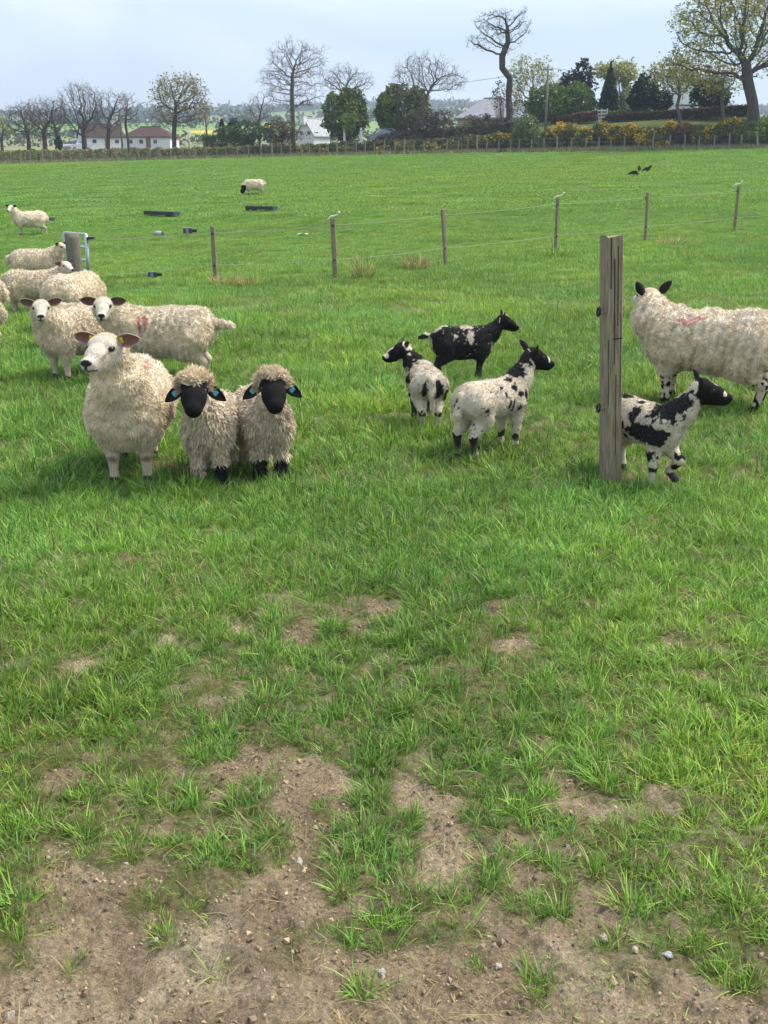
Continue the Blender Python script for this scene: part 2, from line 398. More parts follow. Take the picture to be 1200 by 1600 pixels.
# ------------------------------------------------------------------ grass: blades in tufts, scattered as one mass
def tuft_mesh(name, n, radius, lmin, lmax, w0, lean, seed, straw=.05, flat=False, bright=1.0):
    r = np.random.default_rng(seed)
    ang = r.uniform(0, 2 * math.pi, n); rad = radius * np.sqrt(r.uniform(0, 1, n))
    base = np.stack([rad * np.cos(ang), rad * np.sin(ang), np.full(n, -.01)], 1)
    az = ang + r.normal(0, .9, n)
    L = r.uniform(lmin, lmax, n) * (1 - .25 * (rad / max(radius, 1e-6)) * (not flat) * (radius < .1))
    le = np.abs(r.normal(lean, lean * .5, n)); cu = r.uniform(.1, .75, n)
    sg = np.array([0, .36, .72, 1.0])
    dirh = np.stack([np.cos(az), np.sin(az), np.zeros(n)], 1); side = np.stack([-np.sin(az), np.cos(az), np.zeros(n)], 1)
    tw = r.normal(0, .5, n); side = side * np.cos(tw)[:, None] + dirh * np.sin(tw)[:, None]
    V = np.zeros((n, 7, 3))
    ws = w0 * r.uniform(.7, 1.25, n)
    for k, s in enumerate(sg):
        hgt = L * (s - (.28 + .3 * cu) * s * s * np.minimum(1, le * 1.6)) if not flat else .012 + .02 * np.sin(s * 3.1) * np.ones(n)
        c = base + dirh * (L * (le * s + cu * le * s * s))[:, None] + np.array([0, 0, 1.0]) * np.asarray(hgt)[:, None]
        wd = ws * (.75, 1.0, .62, 0)[k]
        if k < 3:
            V[:, 2 * k] = c - side * wd[:, None] / 2; V[:, 2 * k + 1] = c + side * wd[:, None] / 2
        else: V[:, 6] = c
    b = np.arange(n)[:, None] * 7
    F4 = np.concatenate([b + [0, 1, 3, 2], b + [2, 3, 5, 4]]); F3 = b + [4, 5, 6]
    pal = np.array([(.190, .350, .036), (.235, .415, .046), (.140, .280, .036), (.360, .510, .100), (.220, .390, .110), (.105, .220, .026)]) * bright
    c = pal[r.integers(0, len(pal), n)] * r.uniform(.75, 1.3, (n, 1))
    st = r.uniform(0, 1, n) < straw
    c[st] = np.array([.46, .36, .17]) * r.uniform(.7, 1.15, (st.sum(), 1))
    C = np.repeat(c[:, None], 7, 1)
    C[:, :2] = C[:, :2] * .6 + np.array([.20, .22, .07]) * .4           # pale sheaths at the foot of each blade
    return mesh_obj(name, V.reshape(-1, 3), [F4, F3], M['blade'], None, C.reshape(-1, 3), False, link=False)

def scatter(name, srcs, pts, rot, scl, idx, tint, label, kind='stuff'):
    o = mesh_obj(name, pts, [], None)
    me = o.data
    for nm, typ, dat, f in (('rot', 'FLOAT_VECTOR', rot, 'vector'), ('scl', 'FLOAT', scl, 'value'), ('idx', 'INT', idx, 'value')):
        a = me.attributes.new(nm, typ, 'POINT'); a.data.foreach_set(f, np.asarray(dat, np.int32 if typ == 'INT' else np.float32).ravel())
    a = me.attributes.new('tint', 'FLOAT_COLOR', 'POINT')
    a.data.foreach_set('color', np.concatenate([tint, np.ones((len(tint), 1))], 1).astype(np.float32).ravel())
    ng = bpy.data.node_groups.new(name + '_scatter', 'GeometryNodeTree')
    ng.interface.new_socket('Geometry', in_out='INPUT', socket_type='NodeSocketGeometry')
    ng.interface.new_socket('Geometry', in_out='OUTPUT', socket_type='NodeSocketGeometry')
    N, L = ng.nodes, ng.links
    gi, go, jn = N.new('NodeGroupInput'), N.new('NodeGroupOutput'), N.new('GeometryNodeJoinGeometry')
    def attr(nm, dt):
        n = N.new('GeometryNodeInputNamedAttribute'); n.data_type = dt; n.inputs['Name'].default_value = nm
        return n.outputs['Attribute']
    ri, sc, ix = attr('rot', 'FLOAT_VECTOR'), attr('scl', 'FLOAT'), attr('idx', 'INT')
    for k, s in enumerate(srcs):
        oi = N.new('GeometryNodeObjectInfo'); oi.inputs['Object'].default_value = s; oi.inputs['As Instance'].default_value = False
        cp = N.new('FunctionNodeCompare'); cp.data_type = 'INT'; cp.operation = 'EQUAL'
        L.new(ix, [i for i in cp.inputs if i.enabled and i.type == 'INT'][0]); [i for i in cp.inputs if i.enabled and i.type == 'INT'][1].default_value = k
        ip = N.new('GeometryNodeInstanceOnPoints')
        L.new(gi.outputs[0], ip.inputs['Points']); L.new(cp.outputs['Result'], ip.inputs['Selection'])
        L.new(oi.outputs['Geometry'], ip.inputs['Instance']); L.new(ri, ip.inputs['Rotation']); L.new(sc, ip.inputs['Scale'])
        L.new(ip.outputs['Instances'], jn.inputs[0])
    L.new(jn.outputs[0], go.inputs[0])
    md = o.modifiers.new('scatter', 'NODES'); md.node_group = ng
    return tag(o, label, None, None, kind)

def wedge_points(y0, y1, per_m2, seed, extra=.7, frac=.05):
    r = np.random.default_rng(seed)
    hw = lambda y: .353 * (.952 * y + .58) * (1 + frac) + extra
    n = int(2 * hw(y1) * (y1 - y0) * per_m2)
    y = r.uniform(y0, y1, n); x = r.uniform(-1, 1, n) * hw(y1)
    k = np.abs(x) < hw(y)
    return x[k], y[k], r

def tint_of(x, y, r, amp=.12):
    a = noise2(x, y, .55, 61, 3); b = noise2(x, y, 1.7, 62, 2); far = sstep(15, 70, y)
    br = 1 + ((a - .5) * .55 + (b - .5) * .3) * (1 - .65 * far) + r.normal(0, amp, len(x))
    warm = (noise2(x, y, .8, 63, 2) - .5) * .7 * (1 - .5 * far) + (noise2(x, y * .5, .09, 64, 3) - .5) * .8 * far + r.normal(0, .08, len(x)) * (1 - .6 * far)
    t = np.stack([br * (1 + .55 * warm), br * (1 + .1 * warm), br * (1 - .5 * warm)], 1)
    return np.clip(t, .35, 2.0)

def build_grass():
    near = [tuft_mesh('tuft', 24, .032, .045, .118, .0037, .45, 100 + i, .03) for i in range(5)]
    near += [tuft_mesh('tuft', 22, .042, .03, .085, .0030, .55, 110 + i, .12) for i in range(2)]
    near += [tuft_mesh('tuft', 12, .03, .08, .155, .0042, .58, 115 + i, .03) for i in range(2)]
    near += [tuft_mesh('tuft', 9, .05, .04, .13, .0032, .8, 120 + i, .9, True) for i in range(2)]       # dead straw lying flat
    near += [tuft_mesh('tuft', 12, .04, .012, .045, .0030, .6, 125, .25, bright=1.1)]                      # small seedlings
    P, ROT, S, I, T = [], [], [], [], []
    def put(x, y, idx, s, r, t, tilt=.14):
        n = len(x); z = terrain(x, y)
        P.append(np.stack([x, y, z], 1)); ROT.append(np.stack([r.normal(0, tilt, n), r.normal(0, tilt, n), r.uniform(0, 6.283, n)], 1))
        S.append(s); I.append(idx); T.append(t)
    # nearest metres: clumps and bare soil
    x, y, r = wedge_points(1.3, 6.4, 820, 1)
    g = grass_density(x, y); keep = r.uniform(0, 1, len(x)) < sstep(.12, 1.0, g) * .92
    x, y, g = x[keep], y[keep], g[keep]
    idx = r.choice(9, len(x), p=[.14, .14, .14, .14, .14, .09, .09, .06, .06])
    s = (.34 + .72 * g) * r.uniform(.62, 1.25, len(x)) * (.75 + .5 * noise2(x, y, 4.5, 71, 2)) * (.82 + .2 * sstep(3, 6, y))
    put(x, y, idx, s, r, tint_of(x, y, r, .17))
    x, y, r = wedge_points(1.3, 6.0, 700, 2)                                                               # straw and seedlings on the soil
    g = grass_density(x, y); keep = (r.uniform(0, 1, len(x)) < .5) & (g < .8)
    x, y = x[keep], y[keep]; idx = r.choice([9, 10, 11], len(x), p=[.14, .14, .72])
    pat = noise2(x, y, 3, 44, 2); idx = np.where((idx == 11) & (pat < .66 - .3 * sstep(2.2, 3.4, y) - .35 * grass_density(x, y)), 9, idx); q = (idx == 11) | (r.uniform(0, 1, len(x)) < .30); x, y, idx = x[q], y[q], idx[q]
    put(x, y, idx, r.uniform(.35, 1.0, len(x)), r, tint_of(x, y, r, .15), .05)
    # deep grass around the sheep
    x, y, r = wedge_points(6.2, 15, 300, 3)
    keep = r.uniform(0, 1, len(x)) < .55 + .9 * (noise2(x, y, 3.0, 81, 2)) * .9
    x, y = x[keep], y[keep]
    idx = r.choice(9, len(x), p=[.15, .15, .15, .15, .15, .05, .04, .08, .08])
    s = r.uniform(.6, 1.2, len(x)) * (.50 + .95 * noise2(x, y, 2.4, 82, 2)) * 1.40
    put(x, y, idx, s, r, tint_of(x, y, r, .2))
    scatter('grass', near, np.concatenate(P), np.concatenate(ROT), np.concatenate(S), np.concatenate(I), np.concatenate(T),
            'lush green grass blades thinning to bare soil in front')
    P.clear(); ROT.clear(); S.clear(); I.clear(); T.clear()
    mid = [tuft_mesh('sward', 130, .30, .06, .15, .0075, .45, 200 + i, .03) for i in range(4)]
    far = [tuft_mesh('sward', 330, 1.15, .05, .12, .022, .5, 210 + i, .02) for i in range(4)]
    x, y, r = wedge_points(14.6, 42, 11, 4, 1.5, .15)
    s = r.uniform(.8, 1.1, len(x)) * (.72 + .45 * noise2(x, y, .5, 83, 2)) * np.where(y > 25, .8, 1.0)
    put(x, y, r.integers(0, 4, len(x)), s, r, tint_of(x, y, r, .07), .03)
    x, y, r = wedge_points(40, 160, .95, 5, 6, .25)
    k = edge_s(x, y) < 0.3; x, y = x[k], y[k]
    put(x, y, r.integers(4, 8, len(x)), r.uniform(.8, 1.1, len(x)), r, tint_of(x, y, r, .05), .01)
    scatter('grass', mid + far, np.concatenate(P), np.concatenate(ROT), np.concatenate(S), np.concatenate(I), np.concatenate(T),
            'shorter grass of the far field beyond the sheep')

build_grass()
# ------------------------------------------------------------------ animals: one blended skin per body
def surface_nets(F, org, h):
    nx, ny, nz = F.shape
    acc = np.zeros((nx - 1, ny - 1, nz - 1, 3), np.float32); cnt = np.zeros((nx - 1, ny - 1, nz - 1), np.float32)
    ins = F < 0
    quads = []
    sl = [slice(None, -1), slice(1, None)]
    for ax in range(3):
        a = [slice(None)] * 3; b = [slice(None)] * 3; a[ax] = sl[0]; b[ax] = sl[1]
        f0, f1 = F[tuple(a)], F[tuple(b)]
        cr = ins[tuple(a)] != ins[tuple(b)]
        ii = np.argwhere(cr)
        v0 = f0[cr]; v1 = f1[cr]; t = v0 / (v0 - v1)
        pos = ii.astype(np.float32); pos[:, ax] += t
        o1, o2 = [(1, 2), (2, 0), (0, 1)][ax]
        cells = []
        for d1, d2 in ((-1, -1), (0, -1), (0, 0), (-1, 0)):
            c = ii.copy(); c[:, o1] += d1; c[:, o2] += d2; cells.append(c)
        ok = np.ones(len(ii), bool)
        for c in cells:
            ok &= np.all(c >= 0, 1) & (c[:, 0] < nx - 1) & (c[:, 1] < ny - 1) & (c[:, 2] < nz - 1)
        flip = (v0 < 0)
        for c in cells:
            cc = c[ok]
            np.add.at(acc, (cc[:, 0], cc[:, 1], cc[:, 2]), pos[ok]); np.add.at(cnt, (cc[:, 0], cc[:, 1], cc[:, 2]), 1)
        q = np.stack([np.ravel_multi_index(c[ok].T, cnt.shape) for c in cells], 1)
        fl = flip[ok]; q[~fl] = q[~fl][:, ::-1]
        quads.append(q)
    Q = np.concatenate(quads)
    used = np.flatnonzero(cnt.ravel() > 0)
    remap = np.full(cnt.size, -1, np.int64); remap[used] = np.arange(len(used))
    V = acc.reshape(-1, 3)[used] / cnt.ravel()[used][:, None] * h + org
    return V.astype(float), remap[Q]

def d_cap(P, a, b, ra, rb):
    a = np.asarray(a, float); b = np.asarray(b, float); ab = b - a
    t = np.clip(((P - a) @ ab) / max(ab @ ab, 1e-9), 0, 1)
    return np.linalg.norm(P - a - t[..., None] * ab, axis=-1) - (ra + (rb - ra) * t)

def d_ell(P, c, r):
    q = (P - np.asarray(c, float)); r = np.asarray(r, float)
    k0 = np.linalg.norm(q / r, axis=-1); k1 = np.linalg.norm(q / (r * r), axis=-1)
    return k0 * (k0 - 1) / np.maximum(k1, 1e-6)

def prim_d(p, P):
    return d_cap(P, p[1], p[2], p[3], p[4]) if p[0] == 'c' else d_ell(P, p[1], p[2])

def prim_box(p):
    if p[0] == 'c':
        a, b = np.asarray(p[1], float), np.asarray(p[2], float); r = max(p[3], p[4]); return np.minimum(a, b) - r, np.maximum(a, b) + r
    return np.asarray(p[1], float) - p[2], np.asarray(p[1], float) + p[2]

def polygonize(prims, h):
    """prims: (type, ..., k, tag); smooth union on a grid, then surface nets"""
    bx = [prim_box(p) for p in prims]
    lo = np.min([b[0] for b in bx], 0) - 3 * h; hi = np.max([b[1] for b in bx], 0) + 3 * h
    n = np.ceil((hi - lo) / h).astype(int) + 1
    F = np.full(n, 1.0)
    gx = [lo[i] + h * np.arange(n[i]) for i in range(3)]
    for p, (a, b) in zip(prims, bx):
        k = p[-2]; mg = k + 4 * h
        i0 = np.maximum(((a - mg - lo) / h).astype(int), 0); i1 = np.minimum(((b + mg - lo) / h).astype(int) + 2, n)
        s = tuple(slice(i0[i], i1[i]) for i in range(3))
        X, Y, Z = np.meshgrid(gx[0][s[0]], gx[1][s[1]], gx[2][s[2]], indexing='ij')
        d = prim_d(p, np.stack([X, Y, Z], -1)); f = F[s]
        hh = np.clip(.5 + .5 * (d - f) / k, 0, 1)
        F[s] = d + (f - d) * hh - k * hh * (1 - hh)
    return surface_nets(F, lo, h)

def vert_normals(V, Q):
    n = np.cross(V[Q[:, 2]] - V[Q[:, 0]], V[Q[:, 3]] - V[Q[:, 1]])
    N = np.zeros_like(V)
    for k in range(4): np.add.at(N, Q[:, k], n)
    return N / (np.linalg.norm(N, axis=1, keepdims=True) + 1e-12)

def locks(V, Q, W, C, count, length, radius, down, seed, jitter=.35, vary=.12, grow=None, drift=(0, 0, 0), simple=False, clump=1.0):
    """short tapering wool locks rooted on the woolly faces"""
    r = np.random.default_rng(seed)
    c = V[Q].mean(1); n = np.cross(V[Q[:, 2]] - V[Q[:, 0]], V[Q[:, 3]] - V[Q[:, 1]]); A = np.linalg.norm(n, axis=1) / 2
    n = n / (2 * A[:, None] + 1e-12); w = W[Q].mean(1); prob = A * (w > .45) * np.clip(w, 0, 1)
    if prob.sum() <= 0: return None
    fi = r.choice(len(Q), count, p=prob / prob.sum())
    uv = r.uniform(0, 1, (count, 2))
    q = Q[fi]
    p = (V[q[:, 0]] * ((1 - uv[:, :1]) * (1 - uv[:, 1:])) + V[q[:, 1]] * (uv[:, :1] * (1 - uv[:, 1:])) + V[q[:, 2]] * (uv[:, :1] * uv[:, 1:]) + V[q[:, 3]] * ((1 - uv[:, :1]) * uv[:, 1:]))
    nn = n[fi]
    fld = np.stack([vnoise(p * 42, seed + j) - .5 for j in range(3)], 1) * 1.7 + np.stack([vnoise(p * 13, seed + 5 + j) - .5 for j in range(3)], 1) * 1.1
    dv = nn * .75 + np.array([0, 0, -1.0]) * down * (1 - np.abs(nn[:, 2:3]) * .5) + r.normal(0, jitter * .5, (count, 3)) + fld * clump + np.asarray(drift, float)
    dv /= np.linalg.norm(dv, axis=1, keepdims=True)
    d2 = dv + np.array([0, 0, -1.0]) * down * .8 + r.normal(0, jitter * 1.1, (count, 3)); d2 /= np.linalg.norm(d2, axis=1, keepdims=True)
    L = length * r.uniform(.55, 1.25, count) * (1 if grow is None else grow(p))
    a = np.cross(dv, r.normal(0, 1, (count, 3))); a /= np.linalg.norm(a, axis=1, keepdims=True) + 1e-9; b = np.cross(dv, a)
    rad = radius * r.uniform(.7, 1.3, count)
    dirt = (1 + clump * ((fbm(p * 7, seed + 9, 2) - .5) * .30 + (vnoise(p * 38, seed + 11) - .5) * .28))[:, None]; L = L * (1 + clump * (vnoise(p * 38, seed + 11) - .5) * .7)
    VV = np.zeros((count, 7, 3))
    for j in range(3):
        t = j * 2.0944
        off = (math.cos(t) * a + math.sin(t) * b) * rad[:, None]
        VV[:, j] = p - nn * radius * .8 + off
        VV[:, 3 + j] = p + dv * (L * .52)[:, None] + off * .82
    VV[:, 6] = p + dv * (L * .52)[:, None] + d2 * (L * .48)[:, None]
    if simple:
        VV = VV[:, [0, 1, 2, 6]]; bb = np.arange(count)[:, None] * 4
        cc = C[q].mean(1) * r.uniform(1 - vary, 1 + vary, (count, 1)) * dirt
        return VV.reshape(-1, 3), [np.concatenate([bb + [0, 1, 3], bb + [1, 2, 3], bb + [2, 0, 3]])], np.repeat(cc, 4, 0)
    bb = np.arange(count)[:, None] * 7
    F4 = np.concatenate([bb + [0, 1, 4, 3], bb + [1, 2, 5, 4], bb + [2, 0, 3, 5]]); F3 = np.concatenate([bb + [3, 4, 6], bb + [4, 5, 6], bb + [5, 3, 6]])
    cc = C[q].mean(1) * r.uniform(1 - vary, 1 + vary, (count, 1)) * (1 + r.normal(0, .02, (count, 3))) * dirt
    return VV.reshape(-1, 3), [F4, F3], np.repeat(cc, 7, 0)

def ear_mesh(base, T, n, L, W, c_in, c_out, cup=.55, bend=0.0):
    T = np.asarray(T, float) / np.linalg.norm(T); n = np.asarray(n, float); n = n - T * (n @ T); n /= np.linalg.norm(n); b = np.cross(T, n)
    ni, nj = 9, 7
    G = np.zeros((ni, nj, 3))
    for i in range(ni):
        t = i / (ni - 1)
        w = W * .5 * (math.sin(math.pi * (t * .86 + .14)) ** .7 if t < 1 else .04)
        w = max(w, W * .04)
        for j in range(nj):
            q = (j - 3) / 3
            G[i, j] = np.asarray(base) + T * L * t + b * w * q + n * (cup * w * (q * q - .4)) + np.array([0, 0, bend]) * L * t * t
    th = .0045
    A = G + n * th / 2; B = G - n * th / 2
    mb = MB()
    k = ni * nj
    F = []
    for i in range(ni - 1):
        for j in range(nj - 1):
            a0 = i * nj + j
            F.append((a0, a0 + 1, a0 + nj + 1, a0 + nj)); F.append((k + a0, k + a0 + nj, k + a0 + nj + 1, k + a0 + 1))
    rim = [i * nj for i in range(ni)] + [(ni - 1) * nj + j for j in range(1, nj)] + [i * nj + nj - 1 for i in range(ni - 2, -1, -1)]
    for p, q in zip(rim[:-1], rim[1:]): F.append((p, q, k + q, k + p))
    C = np.concatenate([np.tile(c_in, (k, 1)), np.tile(c_out, (k, 1))])
    edge = np.zeros(k, bool); edge[rim] = True
    C[:k][edge] = c_out
    mb.add(np.concatenate([A.reshape(-1, 3), B.reshape(-1, 3)]), F, C)
    return mb, G[4, 3] + n * th, T, n, b

EWE = dict(
    torso=[((-.02, 0, .485), (.47, .235, .215)), ((.27, 0, .475), (.21, .205, .21)), ((-.29, 0, .515), (.205, .21, .195)), ((0, 0, .425), (.34, .215, .16))],
    fhip=(.27, .115, .42, .085), fmid=(.272, .105, .27, .058), fknee=(.278, .1, .20, .038), ffet=(.268, .1, .07, .025), fhoof=(.288, .1, .022, .033),
    hhip=(-.30, .115, .45, .145), hsti=(-.24, .125, .34, .105), hmid=(-.33, .11, .265, .056), hhock=(-.39, .1, .21, .036), hfet=(-.362, .1, .07, .025), hhoof=(-.34, .1, .022, .033),
    neck0=(.31, 0, .55, .165), neck_r=.115, tail=[(-.47, 0, .60), (-.515, 0, .50), (-.52, 0, .42)], tail_r=(.045, .04, .032), k=.06, head=1.0)
LAMB = dict(
    torso=[((-.01, 0, .358), (.27, .11, .108)), ((.16, 0, .345), (.115, .10, .115)), ((-.17, 0, .368), (.12, .11, .105)), ((0, 0, .33), (.2, .10, .085))],
    fhip=(.165, .062, .31, .055), fmid=(.168, .06, .21, .034), fknee=(.172, .058, .155, .026), ffet=(.165, .058, .055, .0185), fhoof=(.18, .058, .018, .024),
    hhip=(-.185, .062, .345, .078), hsti=(-.148, .066, .262, .056), hmid=(-.205, .06, .20, .036), hhock=(-.238, .058, .165, .025), hfet=(-.222, .058, .055, .0185), hhoof=(-.205, .058, .018, .024),
    neck0=(.19, 0, .385, .095), neck_r=.058, tail=[(-.285, 0, .40), (-.315, 0, .30), (-.31, 0, .19)], tail_r=(.024, .02, .015), k=.035, head=.66)

CREAM = np.array([.76, .635, .45]); PALE = np.array([.77, .70, .56]); FACE = np.array([.69, .60, .48]); BLACK = np.array([.014, .013, .013]); WHITE = np.array([.61, .53, .405])

def animal(name, label, px, heading, s, kind='ewe', at_x=0.0, head=(.52, 0, .80), look=(0, 0), ears=None, fat=1.0, fatz=1.0, legs=None, paint=None,
           fleece=None, ear_cols=((.16, .09, .075), (.55, .42, .33)), tags=(), tail=None, face=FACE, nose=BLACK, hres=1.0, seed=1, group=None, neck_mid=None, headscale=1.0, lower=(0, 0), face_eye=True, leg_col=None, topknot=False, muzzle=1.0, ear_z=.045, rib=.0045, fuzz=0):
    D = EWE if kind == 'ewe' else LAMB
    rs = np.random.default_rng(seed)
    g = ground_at(*px); ha = R(heading)
    fx = np.array([math.cos(ha), math.sin(ha)])
    loc = np.array([g[0] - fx[0] * at_x * s, g[1] - fx[1] * at_x * s, 0]); loc[2] = float(terrain(loc[0], loc[1])) - .012
    ps = px_scale(loc) * .64
    h = float(np.clip(1.15 / ps / hres, .0065, .0135))
    k = D['k'] * s
    S = lambda p: np.array([p[0], p[1] * fat, p[2]]) * s
    prims = []
    for c, r in D['torso']:
        prims.append(('e', np.array(c) * s, np.array([r[0], r[1] * fat, r[2] * fatz]) * s, k, 'wool'))
    legs = legs or [(0, 0, 0)] * 4                      # front left, front right, hind left, hind right: forward, sideways, lift of the hoof
    for i, (dx, dy, dz) in enumerate(legs):
        sg = 1 if i % 2 == 0 else -1; nm = 'f' if i < 2 else 'h'
        chain = [('fhip', 0), ('fmid', .25), ('fknee', .55), ('ffet', .95), ('fhoof', 1)] if nm == 'f' else [('hhip', 0), ('hsti', .05), ('hmid', .35), ('hhock', .6), ('hfet', .95), ('hhoof', 1)]
        pts = []
        for j, (key, w) in enumerate(chain):
            x, y, z, r = D[key]
            kw = min(1, w * 1.0)
            if dz and key == 'fknee': x += .09 * dz / .08                      # a lifted foreleg folds at the knee
            if dz and key == 'ffet': x -= .05 * dz / .08
            pts.append((np.array([x + dx * kw, sg * (y * (fat if j == 0 else 1) + dy * kw), z + dz * kw]) * s, r * s))
        for j in range(len(pts) - 1):
            tg = 'wool' if chain[j + 1][0] in ('fmid', 'hsti', 'hmid') else ('hoof' if chain[j + 1][0] in ('fhoof', 'hhoof') else 'leg')
            prims.append(('c', pts[j][0], pts[j + 1][0], pts[j][1], pts[j + 1][1], .022 * s if tg != 'wool' else k * .8, tg))
    # head frame
    hb = np.array(head) * s; yw, pt = R(look[0]), R(look[1])
    f = np.array([math.cos(pt) * math.cos(yw), math.cos(pt) * math.sin(yw), math.sin(pt)])
    l = np.array([-math.sin(yw), math.cos(yw), 0]); u = np.cross(f, l)
    hs = D['head'] * s * headscale
    H = lambda a, b, c: hb + (f * a + l * b + u * c) * hs
    n0 = np.array(D['neck0'][:3]) * s; n1 = H(-.03, 0, -.035); mid = (n0 + n1) / 2 + np.array([0, 0, -.02 * s]) if neck_mid is None else np.array(neck_mid) * s
    rm = (D['neck0'][3] * .52 + D['neck_r'] * .46) * s
    prims.append(('c', n0, mid, D['neck0'][3] * s * .92, rm, k, 'wool')); prims.append(('c', mid, n1, rm, D['neck_r'] * s * .82, k * .7, 'wool'))
    hk = .03 * hs
    prims += [('e', H(0, 0, .004), np.array([.082] * 3) * hs, hk, 'head'), ('c', H(.02, 0, .005), H(.115, 0, -.012), .073 * hs, .052 * hs * muzzle, hk, 'head'),
              ('c', H(.11, 0, -.015), H(.192, 0, -.040), .050 * hs * muzzle, .039 * hs * muzzle, hk, 'head'), ('c', H(.0, 0, -.050), H(.165, 0, -.068), .056 * hs, .028 * hs * muzzle, hk, 'head'),
              ('c', H(.05, .046, .032), H(.05, -.046, .032), .031 * hs, .031 * hs, hk * .7, 'head'), ('c', H(.205, .016, -.03), H(.205, -.016, -.03), .024 * hs, .024 * hs, hk * .4, 'head')]
    tl = np.array(tail if tail else D['tail']) * s; tr = np.array(D['tail_r']) * s
    for j in range(len(tl) - 1): prims.append(('c', tl[j], tl[j + 1], tr[min(j, 2)], tr[min(j + 1, 2)], .03 * s, 'wool'))
    V, Q = polygonize(prims, h)
    N = vert_normals(V, Q)
    dist = {}
    for p in prims: dist[p[-1]] = np.minimum(dist.get(p[-1], 9.0), prim_d(p, V))
    hd = np.stack([(V - hb) @ f, (V - hb) @ l, (V - hb) @ u], 1) / hs
    wool = sstep(-.012, .012, np.minimum(dist['head'], np.minimum(dist['leg'], dist['hoof'])) / s - np.maximum(dist['wool'], -.03) / s * 1.0)
    hm = sstep(.012, -.008, (dist['head'] - dist['wool']) / s) * (hd[:, 0] > -.055)
    info = dict(V=V, U=V / s, N=N, hd=hd, wool=wool, head=hm, leg=(dist['leg'] < dist['wool']), hoof=(dist['hoof'] < dist['leg'] - .004 * s), s=s, dist=dist)
    base = CREAM * (1 + (fbm(V * 9, seed, 2)[:, None] - .5) * .35)
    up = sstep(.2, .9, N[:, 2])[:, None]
    base = base * (1 - .5 * up) + PALE * .5 * up                         # paler wool where the surface faces up
    low = sstep(.42, .26, V[:, 2] / s if kind == 'ewe' else V[:, 2] / s * 1.3)[:, None] * (fbm(V * 6, seed + 5, 2)[:, None])
    base = base * (1 - .35 * low) + np.array([.22, .16, .10]) * .35 * low  # dirt on the underside
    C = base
    fc = np.asarray(face, float) * (1 + (fbm(V * 30, seed + 2, 2)[:, None] - .5) * .15)
    C = C * (1 - hm[:, None]) + fc * hm[:, None]
    if face[0] > .2:                                                     # tan poll, grey muzzle, tear streaks
        tn = (sstep(.06, -.02, hd[:, 0]) * sstep(-.06, .04, hd[:, 2]))[:, None]; fc = fc * (1 - .8 * tn) + np.array([.50, .36, .22]) * .8 * tn
        mz = (sstep(.12, .19, hd[:, 0]) * .5)[:, None]; fc = fc * (1 - mz) + np.array([.62, .57, .53]) * mz
        hh = hd * [1, 1, 1]; hh[:, 1] = np.abs(hh[:, 1])
        sk = sstep(.020, .004, d_cap(hh, (.08, .075, .012), (.145, .055, -.02), 0, 0) + (fbm(V * 60, seed, 2) - .5) * .012)[:, None] * .6; fc = fc * (1 - sk) + np.array([.22, .15, .11]) * sk
        C = C * (1 - hm[:, None]) + fc * hm[:, None]
    lg = info['leg'][:, None]; lc = np.asarray(np.asarray(face, float) * [.86, .80, .74] if leg_col is None else leg_col, float)
    C = np.where(lg & (hm[:, None] < .3), lc * (.78 + .3 * fbm(V * 25, seed + 3, 2)[:, None]), C)
    C = np.where(info['hoof'][:, None], np.array([.05, .045, .04]), C)
    if paint is not None: C, info['wool'] = paint(info, C)
    wool = info['wool']
    # nose and mouth
    nz = ((np.linalg.norm((hd - [.232, 0, -.024]) / [1, 1.35, .62], axis=1) < .028) | ((np.abs(hd[:, 1]) < .008) & (hd[:, 0] > .205) & (hd[:, 2] > -.075) & (hd[:, 2] < -.03))) & (hm > .3)
    C = np.where(nz[:, None], np.asarray(nose, float), C)
    mth = (np.abs(hd[:, 2] + .068 + .12 * (.2 - hd[:, 0])) < .0055) & (hd[:, 0] > .165) & (hm > .3)
    mth &= bool(face[0] > .2)
    C = np.where(mth[:, None], np.asarray(nose, float) * 1.5 + .08, C)
    if face_eye:
        ey = np.minimum(np.linalg.norm((hd - [.075, .074, .018]) / [1.5, 1, .8], axis=1), np.linalg.norm((hd - [.075, -.074, .018]) / [1.5, 1, .8], axis=1))
        C = np.where(((ey < .0185) & (hm > .3))[:, None], np.array([.05, .04, .035]), C)
    disp = wool * ((fbm(V * (30 if kind == 'ewe' else 40), seed + 8, 2) - .5) * (.026 if kind == 'ewe' else .011) * s)
    if kind == 'ewe': disp = disp + wool * (fbm(V * 7.5, seed + 15, 2) - .5) * .042 * s
    if kind == 'ewe': disp = disp + wool * rib * s * np.sin(V[:, 0] / s * 95 + 9 * fbm(V * 5, seed + 9, 2) + 14 * V[:, 2]) * sstep(.1, .6, fbm(V * 4, seed + 12, 2))
    V = V + N * disp[:, None]
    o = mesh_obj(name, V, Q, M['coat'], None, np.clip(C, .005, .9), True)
    o.location = tuple(loc); o.rotation_euler = (0, 0, ha)
    tag(o, label, 'lamb' if kind != 'ewe' else 'sheep', group)
